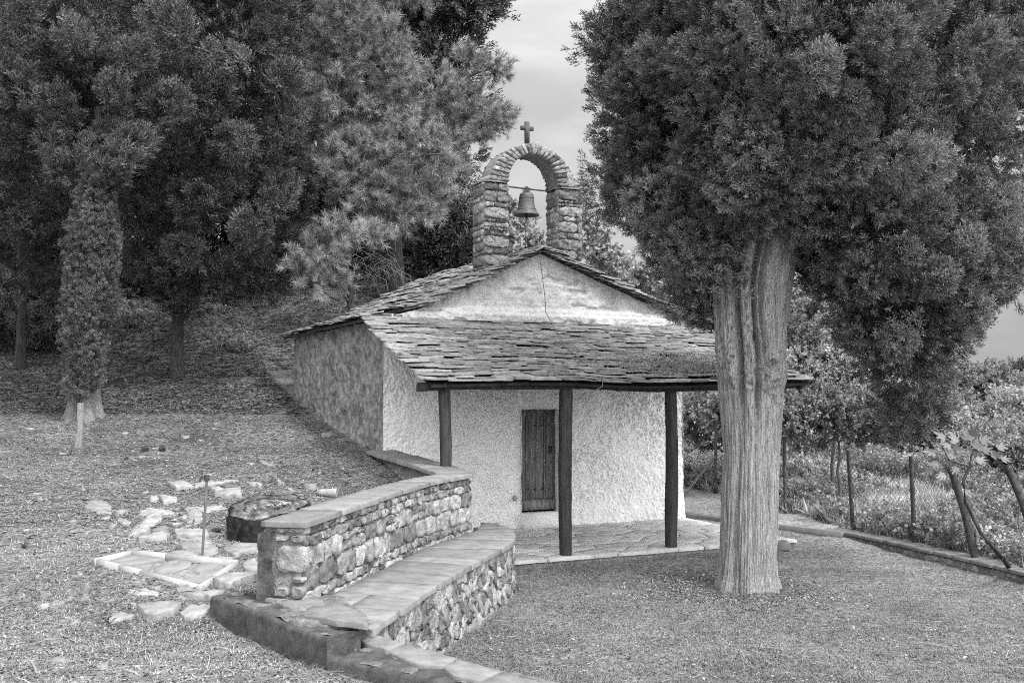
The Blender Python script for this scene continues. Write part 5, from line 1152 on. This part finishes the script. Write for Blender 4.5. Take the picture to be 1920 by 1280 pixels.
for lab, px, Yd, lb, mt in (('distant round tree under the open sky near the right edge', 1850, 42, [lobe(1850, 720, 41, 55, 32), lobe(1800, 735, 41, 45, 25), lobe(1890, 740, 41, 40, 25), lobe(1840, 755, 41, 80, 30)], 'leaf'),
                            ('distant tree with a low crown left of the round one', 1750, 40, [lobe(1740, 770, 38, 60, 35), lobe(1700, 800, 37, 50, 30), lobe(1790, 790, 38, 50, 30), lobe(1660, 770, 39, 50, 50)], 'leafl'),
                            ('pale bushy tree at the right edge beyond the fence', 1900, 34, [lobe(1890, 800, 32, 55, 40), lobe(1930, 780, 32, 50, 50), lobe(1850, 840, 31, 50, 30), lobe(1970, 760, 33, 60, 50)], 'leafl'),
                            ('pale bush between the distant trees and the weeds', 1780, 30, [lobe(1780, 830, 29, 55, 25), lobe(1720, 840, 29, 45, 22), lobe(1830, 850, 28, 50, 25)], 'leafl'),
                            ('bush beyond the fence behind the second post', 1480, 27, [lobe(1440, 790, 26, 60, 40), lobe(1380, 780, 27, 60, 50), lobe(1320, 790, 28, 50, 45), lobe(1330, 740, 30, 60, 40)], 'leafl')):
    leafy('shrub', lab, px, Yd, lb, .60, .4, 90, .2, mt, cat='shrub', r0=.1)
leafy('conifer_tree', 'tip of a distant conifer at the right edge above the bushes', 1915, 44, [lobe(1915, 735, 43, 16, 25), lobe(1912, 705, 43, 8, 18)], .5, .3, 40, .4, 'cypd', protos=SPRC)
leafy('shrub', 'small dark bush at the right edge beside the leaning fence post', 1905, 14.5, [lobe(1905, 858, 14.6, 28, 16), lobe(1880, 862, 14.7, 16, 10)], .14, .08, 30, .09, 'cypd', r0=.02, cat='shrub')
# far wooded ridge
m = M(); a = np.linspace(-300, 500, 60); 
Pp = np.array([[(x, 260+30*math.sin(x*.01), z+(2.2*math.sin(x*.03)+6*math.sin(x*.011+1) if z > 0 else 0)) for z in (-5, 4.5)] for x in a]); 
Pp2 = Pp.copy(); Pp2[:, 1, 1] += 60; Pp2[:, 1, 2] -= 0
m.add(np.concatenate([Pp[:, :1], Pp2[:, 1:]], 1).reshape(-1, 3), grid_faces(60, 2), .5); tag(m.build('hill', MT['leaf'], None, loc=(0, 260, 0)), kind='structure')

# ---- fig sapling ----
fg = atz(1898, 1072, -.15); fig = thing('fig_sapling', 'young fig tree with a curved thin stem and broad lobed leaves by the fence', 'sapling', fg)
sp = [fg, atd(1880, 1045, 12.4), atd(1840, 1000, 12.6), atd(1810, 940, 12.7), atd(1806, 900, 12.7), atd(1818, 875, 12.7)]
m = M(); m.tube(sp, [.032, .028, .024, .02, .018, .015], 9, .4, .08)
m.tube([sp[-1], atd(1795, 868, 12.7), atd(1780, 862, 12.7), atd(1766, 838, 12.7)], [.013, .011, .009, .006], 7, .4); m.tube([sp[-1], atd(1822, 850, 12.7), atd(1832, 838, 12.7)], [.014, .009, .006], 7, .4); m.tube([atd(1818, 875, 12.7), atd(1835, 868, 12.7)], [.008, .004], 5, .4); m.build('stem', MT['darkbark'], fig)
m = M(); m.tube([fg+[-.1, -.1, -.1], fg+[0, -.05, .06], fg+[.16, -.1, -.02]], [.09, .12, .08], 10, .3, .2); m.build('root', MT['darkbark'], fig)
def figleaf(m, c, d, nrm, s):
    d = unit(np.array(d, float)); nrm = np.array(nrm, float); nrm = unit(nrm-d*(nrm@d)); e = np.cross(d, nrm)
    out = [(0, 0)]; 
    lob = [(-62, .72), (-44, .40), (-30, .95), (-14, .50), (0, 1.1), (14, .50), (30, .95), (44, .40), (62, .72)]
    pts = [(.0, -.0)]
    for an, r_ in [(-110, .35)]+[x for a_, r2 in lob for x in (((a_-6, r2*.86), (a_, r2), (a_+6, r2*.86)) if r2 > .6 else ((a_, r2),))]+[(110, .35)]:
        an = math.radians(an*1.15); pts.append((math.sin(an)*r_, math.cos(an)*r_+.15))
    V = [c+e*x*s+d*y*s+nrm*s*(-.25*(x*x+ (y*.6)**2)+.05*math.sin(9*x)) for x, y in pts]; n = len(V)
    m.add(V, [[0, k, k+1] for k in range(1, n-1)], R.random())
LP = [(1766, 838, .17), (1745, 845, .15), (1765, 815, .17), (1790, 820, .16), (1752, 868, .13), (1785, 850, .14), (1832, 830, .17), (1815, 815, .16), (1850, 840, .16), (1868, 850, .15), (1840, 860, .14), (1800, 840, .14), (1878, 835, .14), (1855, 870, .12), (1765, 890, .12), (1742, 882, .11), (1825, 808, .15), (1790, 880, .11), (1885, 858, .13), (1847, 822, .15), (1775, 832, .15)]
for px, py, s in LP:
    c = atd(px, py, 12.7+R.uniform(-.15, .15)); ctr = atd(1812, 860, 12.7); d = unit(c-ctr+rng.normal(0, .06, 3)+[0, 0, .04]); m = M(); figleaf(m, c-d*s*.4, d+[0, 0, -.15], [R.uniform(-.4, .4), -.7, .8], s*.8); m.build('leaf', MT['fig'], fig)

# ---------------- ground cover ----------------
def blades(n, region, hmin, hmax, wd, flat=.0, seed=0, curl=.3, dens=None):
    r = np.random.default_rng(seed); px, py = region(r, n); z = zg(px, py); a = r.uniform(0, 6.283, n); h = r.uniform(hmin, hmax, n); lean = r.uniform(.3, 1.2, n) if not flat else r.uniform(1.2, 4.0, n)
    d = np.stack([np.cos(a)*lean, np.sin(a)*lean, np.ones(n)*(1 if not flat else r.uniform(.0, .5, n))], 1); d = unit(d); s = np.stack([-np.sin(a), np.cos(a), np.zeros(n)], 1)*wd*r.uniform(.6, 1.4, n)[:, None]; b = np.stack([px, py, z-.003], 1)
    mid = b+d*(h*.55)[:, None]; tip = b+d*h[:, None]+np.stack([np.cos(a), np.sin(a), -np.ones(n)*.6], 1)*(h*curl)[:, None]
    if flat: b[:, 2] += .006; mid[:, 2] += .006; tip[:, 2] = np.maximum(tip[:, 2], z+.005)
    V = np.stack([b-s, b+s, mid+s*.8, mid-s*.8, tip], 1).reshape(-1, 3); k = np.arange(n)[:, None]*5
    return V, k+np.array([[0, 1, 2, 3]]), k+np.array([[3, 2, 4]]), n
def put(m, B, sh):
    V, F4, F3, n = B; m.add(V, F4, sh); m.f.append((F3+m.n-len(V)).ravel()); m.c.append(np.full(n, 3)); m.s.append(sh)
def frus(r, n, y0, y1, x0=-1.1, x1=1.1, pw=1.6, cond=None):
    """points on the ground inside the view wedge, denser near"""
    X_, Y_ = [], []; tot = 0
    while tot < n:
        u = r.random(n*2); y = (y0**(-pw)+u*(y1**(-pw)-y0**(-pw)))**(-1/pw) if pw else y0+u*(y1-y0); x = y*.5016*r.uniform(x0, x1, n*2)
        ok = cond(x, y) if cond else np.ones(len(x), bool); X_.append(x[ok]); Y_.append(y[ok]); tot += ok.sum()
    return np.concatenate(X_)[:n], np.concatenate(Y_)[:n]
def tv(x, y): dx, dy = x-O[0], y-O[1]; return dx*U2[0]+dy*U2[1], dx*V2[0]+dy*V2[1]
def on_lawn(x, y):
    t, v = tv(x, y); terr = (t > -3.1) & (t < 3.1) & (v > -3.05) & (v < 6.3)
    lx = np.interp(y, [5, 6.35, 7.6, 8.7, 10.35, 11.65, 12.3, 13.5], [1.9, .35, -.98, -.78, -.38, -.03, .06, -.15]); fx = np.interp(y, [5, 10, 12, 14, 15, 16.85, 19.4, 22.7, 24], [9, 7.4, 6.75, 6.25, 5.95, 5.45, 5.1, 4.5, 4.3])
    tr_ = np.hypot(x-2.9, y-12.5) < .33
    return (x > lx+.02) & (x < fx) & ~terr & ~tr_ & (y < 25)
def inquad(x, y):
    r = np.ones(np.shape(x), bool)
    for k in range(4):
        a, b = FC[k], FC[(k+1) % 4]; r &= ((b[0]-a[0])*(y-a[1])-(b[1]-a[1])*(x-a[0])) < 0
    return r
def on_left(x, y):
    t, v = tv(x, y); ch = (t > -2.75) & (v > -.1); lx = np.interp(y, [6.3, 6.6, 7.08, 8.54, 8.6, 8.65, 9.85, 11.55, 13.05, 16.1, 17], [-.25, -.65, -1.3, -2.52, -2.1, -2.05, -1.72, -1.36, -.86, -2.15, -2.5])
    st_ = np.hypot(x-sx, y-sy) < .42; fr_ = inquad(x, y)
    return (x < lx-.03) & ~ch & ~st_ & ~fr_
def patchy(x, y, sc_, sd): return np.clip(.5+.45*n2(x, y, sc_, 3, sd), 0, 1)
m = M()
cond = lambda x, y: on_lawn(x, y) & (rng.random(len(x)) < .25+.75*patchy(x, y, 1.6, 40))
B = blades(230000, lambda r, n: frus(r, n, 6.0, 24, -.3, 1.1, 1.3, cond), .015, .045, .0028, seed=1); sh = np.clip(rng.random(B[3])*.7+.3*patchy(B[0][::5, 0], B[0][::5, 1], .9, 41), 0, 1); put(m, B, sh)
B = blades(60000, lambda r, n: frus(r, n, 6.0, 24, -.3, 1.1, 1.3, on_lawn), .02, .05, .0035, flat=1, seed=2); put(m, B, rng.random(B[3]))
tag(m.build('grass', MT['grass'], None, loc=(2, 10, -.1)), 'short dry grass mixed with fallen straw on the right lawn', 'grass', kind='stuff')
m = M()
B = blades(190000, lambda r, n: frus(r, n, 6.0, 30, -1.1, .3, 1.2, on_left), .015, .06, .0022, flat=1, seed=3); put(m, B, rng.random(B[3]))
cond = lambda x, y: on_left(x, y) & (rng.random(len(x)) < patchy(x, y, 1.3, 45)**2)
B = blades(34000, lambda r, n: frus(r, n, 6.0, 26, -1.1, .3, 1.3, cond), .015, .05, .003, seed=4); put(m, B, rng.random(B[3]))
B = blades(900, lambda r, n: frus(r, n, 6.0, 30, -1.1, .3, 1.2, on_left), .12, .35, .005, flat=1, seed=14, curl=.1); put(m, B, rng.random(B[3])*.9)
B = blades(60000, lambda r, n: frus(r, n, 11, 31, -1.1, .3, 0, on_left), .05, .14, .007, flat=1, seed=33); put(m, B, np.where(rng.random(B[3]) < .6, rng.random(B[3])*.3, .4+rng.random(B[3])*.5))  # far litter mostly dark: needles with tree shade painted into their tone
B = blades(5000, lambda r, n: frus(r, n, 10, 28, -1.1, .3, 0, on_left), .04, .09, .022, flat=1, seed=34, curl=.2); put(m, B, np.where(rng.random(B[3]) < .5, .02, .9))
B = blades(70000, lambda r, n: frus(r, n, 20, 36, -1.1, .3, 0, lambda x, y: on_left(x, y) | ((x < -2) & (y > 24))), .08, .28, .012, flat=1, seed=35, curl=.1); put(m, B, np.where(rng.random(B[3]) < .5, .02, .5+.5*rng.random(B[3])))
tag(m.build('leaf_litter', MT['litter'], None, loc=(-3, 10, .6)), 'dry needles, straw and grass litter over the left slope', 'litter', kind='stuff')
# dark leaf crumbs and pebbles on both sides
m = M(); n = 26000
x1_, y1_ = frus(np.random.default_rng(5), n//2, 6, 22, -.3, 1.1, 1.3, lambda x, y: on_lawn(x, y) & (rng.random(len(x)) < patchy(x, y, 2.2, 50)**2)); x2_, y2_ = frus(np.random.default_rng(6), n//2, 6, 28, -1.1, .3, 1.2, on_left)
x_ = np.concatenate([x1_, x2_]); y_ = np.concatenate([y1_, y2_]); z_ = zg(x_, y_)+.006; s = rng.uniform(.006, .02, n); a = rng.uniform(0, 6.28, n); V = []
for k in range(4): V.append(np.stack([x_+np.cos(a+k*1.57)*s*rng.uniform(.5, 1.2, n), y_+np.sin(a+k*1.57)*s*rng.uniform(.5, 1.2, n), z_+rng.uniform(-.004, .014, n)], 1))
m.add(np.stack(V, 1).reshape(-1, 3), np.arange(4*n).reshape(-1, 4), np.where(rng.random(n) < .8, 0.0, .7)); tag(m.build('fallen_leaves', MT['litter'], None, loc=(0, 10, 0)), 'crumbs of dark fallen leaves and tiny pebbles on the ground', 'debris', kind='stuff')
m = M(); n = 9000; a = rng.uniform(0, 6.28, n); rr_ = .36+np.abs(rng.normal(0, .55, n)); x_ = TX+np.cos(a)*rr_-.2; y_ = TY+np.sin(a)*rr_; ok = np.hypot(x_-TX, y_-TY) > .34; x_, y_ = x_[ok], y_[ok]; n = len(x_); z_ = zg(x_, y_)+.008; s = rng.uniform(.006, .022, n); a = rng.uniform(0, 6.28, n); V = []
for k in range(4): V.append(np.stack([x_+np.cos(a+k*1.57)*s*rng.uniform(.3, 1.2, n), y_+np.sin(a+k*1.57)*s*rng.uniform(.3, 1.2, n), z_+rng.uniform(-.004, .02, n)], 1))
m.add(np.stack(V, 1).reshape(-1, 3), np.arange(4*n).reshape(-1, 4), np.where(rng.random(n) < .85, rng.random(n)*.15, .8))
n = 1500; x_, y_ = frus(np.random.default_rng(15), n, 6, 20, -.3, 1.1, 1.0, lambda x, y: on_lawn(x, y)); z_ = zg(x_, y_)
for i in range(n):
    L = R.uniform(.03, .14)*(1 if i % 6 else 1.8); a_ = R.uniform(0, 6.28); p = np.array([x_[i], y_[i], z_[i]+.014]); d = np.array([math.cos(a_)*L, math.sin(a_)*L, R.uniform(-.005, .008)]); m.tube([p-d/2, p+rng.normal(0, L*.06, 3)*[1, 1, .3], p+d/2], [.0022, .003, .0015], 4, R.choice((.02, .05, .9)), caps=False)
tag(m.build('twig_litter', MT['litter'], None, loc=(TX, TY, -.1)), 'dark crumbs and broken twigs lying on the lawn and round the big trunk', 'litter', kind='stuff')
# weeds beyond the fence
def beyond(x, y):
    fx = np.interp(y, [5, 10, 12, 14, 15, 16.85, 19.4, 22.7, 24], [9.5, 7.75, 7.1, 6.6, 6.3, 5.75, 5.3, 4.6, 3.6]); t, v = tv(x, y); return (x > fx) & ~((t > -3) & (t < 3.2) & (v > -3) & (v < 7))
def weedpatch(name, lab, n, y0, y1, x0, x1, cond, size, protos, mt, nn=6, hgt=.25, shade_f=None, kind='stuff', sd=0, tilt=.5):
    r = np.random.default_rng(sd); x, y = frus(r, n, y0, y1, x0, x1, .6, cond); z = zg(x, y); P, D, S, Z_ = [], [], [], []
    hh = hgt*(.4+1.3*patchy(x, y, .8, sd+60))
    for k in range(nn):
        o = r.normal(0, .12, (n, 2)); P.append(np.stack([x+o[:, 0], y+o[:, 1], z+hh*r.random(n)], 1)); D.append(np.stack([r.normal(0, tilt, n), r.normal(0, tilt, n), np.ones(n)], 1)); S.append(np.clip(patchy(x, y, 1.1, sd+61)+r.normal(0, .12, n), 0, 1)); Z_.append(size*r.uniform(.6, 1.3, n))
    m = M(); scatter(m, np.concatenate(P), np.concatenate(D), np.concatenate(Z_), protos, np.concatenate(S)); return tag(m.build(name, MT[mt], None, loc=(float(x.mean()), float(y.mean()), 0)), lab, 'weeds', kind=kind)
GRS = [proto_needles(PR, 26, 1.0, .03, .55, .35) for _ in range(5)]
weedpatch('weeds', 'tall pale grasses and weeds beyond the fence', 6500, 12, 42, .2, 1.15, beyond, .30, GRS, 'weed', 2, .05, sd=21)
weedpatch('undergrowth', 'leafy brambles and low plants beyond the fence', 3200, 12.5, 40, .2, 1.15, lambda x, y: beyond(x, y) & (patchy(x, y, .55, 70) > .42), .13, LVC, 'leafl', 9, .35, sd=22)
weedpatch('brambles', 'dark leafy brambles in patches beyond the fence', 1500, 13.5, 30, .25, 1.1, lambda x, y: beyond(x, y) & (patchy(x, y, .5, 71) > .58), .14, LVC, 'leaf', 10, .45, sd=23)
# undergrowth on the bank at the back left
def bank(x, y): return on_left(x, y) & (y > 22.5+1.2*n2(x, y, .5, 2, 5))
weedpatch('bank_shrubbery', 'low leafy plants on the bank under the left trees', 1300, 25, 36, -1.15, .1, lambda x, y: bank(x, y) & (patchy(x, y, .6, 72) > .55), .15, LVC, 'leaf', 4, .2, sd=25)
# grass fringe on the edges of the walls
m = M()
for i in range(760):
    s_ = R.random(); a_ = s_*6.283
    if i < 200: p = KP.at(s_*KP.L, sgn*.03, .37)
    elif i < 300: p = LW.at(s_*LW.L, .05, -.12)
    elif i >= 420: q_ = R.uniform(.37, .47)+abs(R.gauss(0, .12)); p = np.array([TX-.02+math.cos(a_)*q_, TY+math.sin(a_)*q_, 0.])
    else: p = EP.at(s_*EP.L, es*-.2, -.15) if EP.nr[20][0] > 0 else EP.at(s_*EP.L, .2, -.15)
    p[2] = float(zg(p[0], p[1])); 
    V = NDL[0][:16].reshape(-1, 3)*R.uniform(.04, .09)+p; m.add(V, np.arange(48).reshape(-1, 3), rng.random(16))
tag(m.build('grass_tufts', MT['grass'], None, loc=(0, 8, 0)), 'tufts of dry grass at the feet of the walls', 'grass', kind='stuff')
print('TRIS', sum(len(o.data.polygons) for o in bpy.data.objects if o.type == 'MESH'))
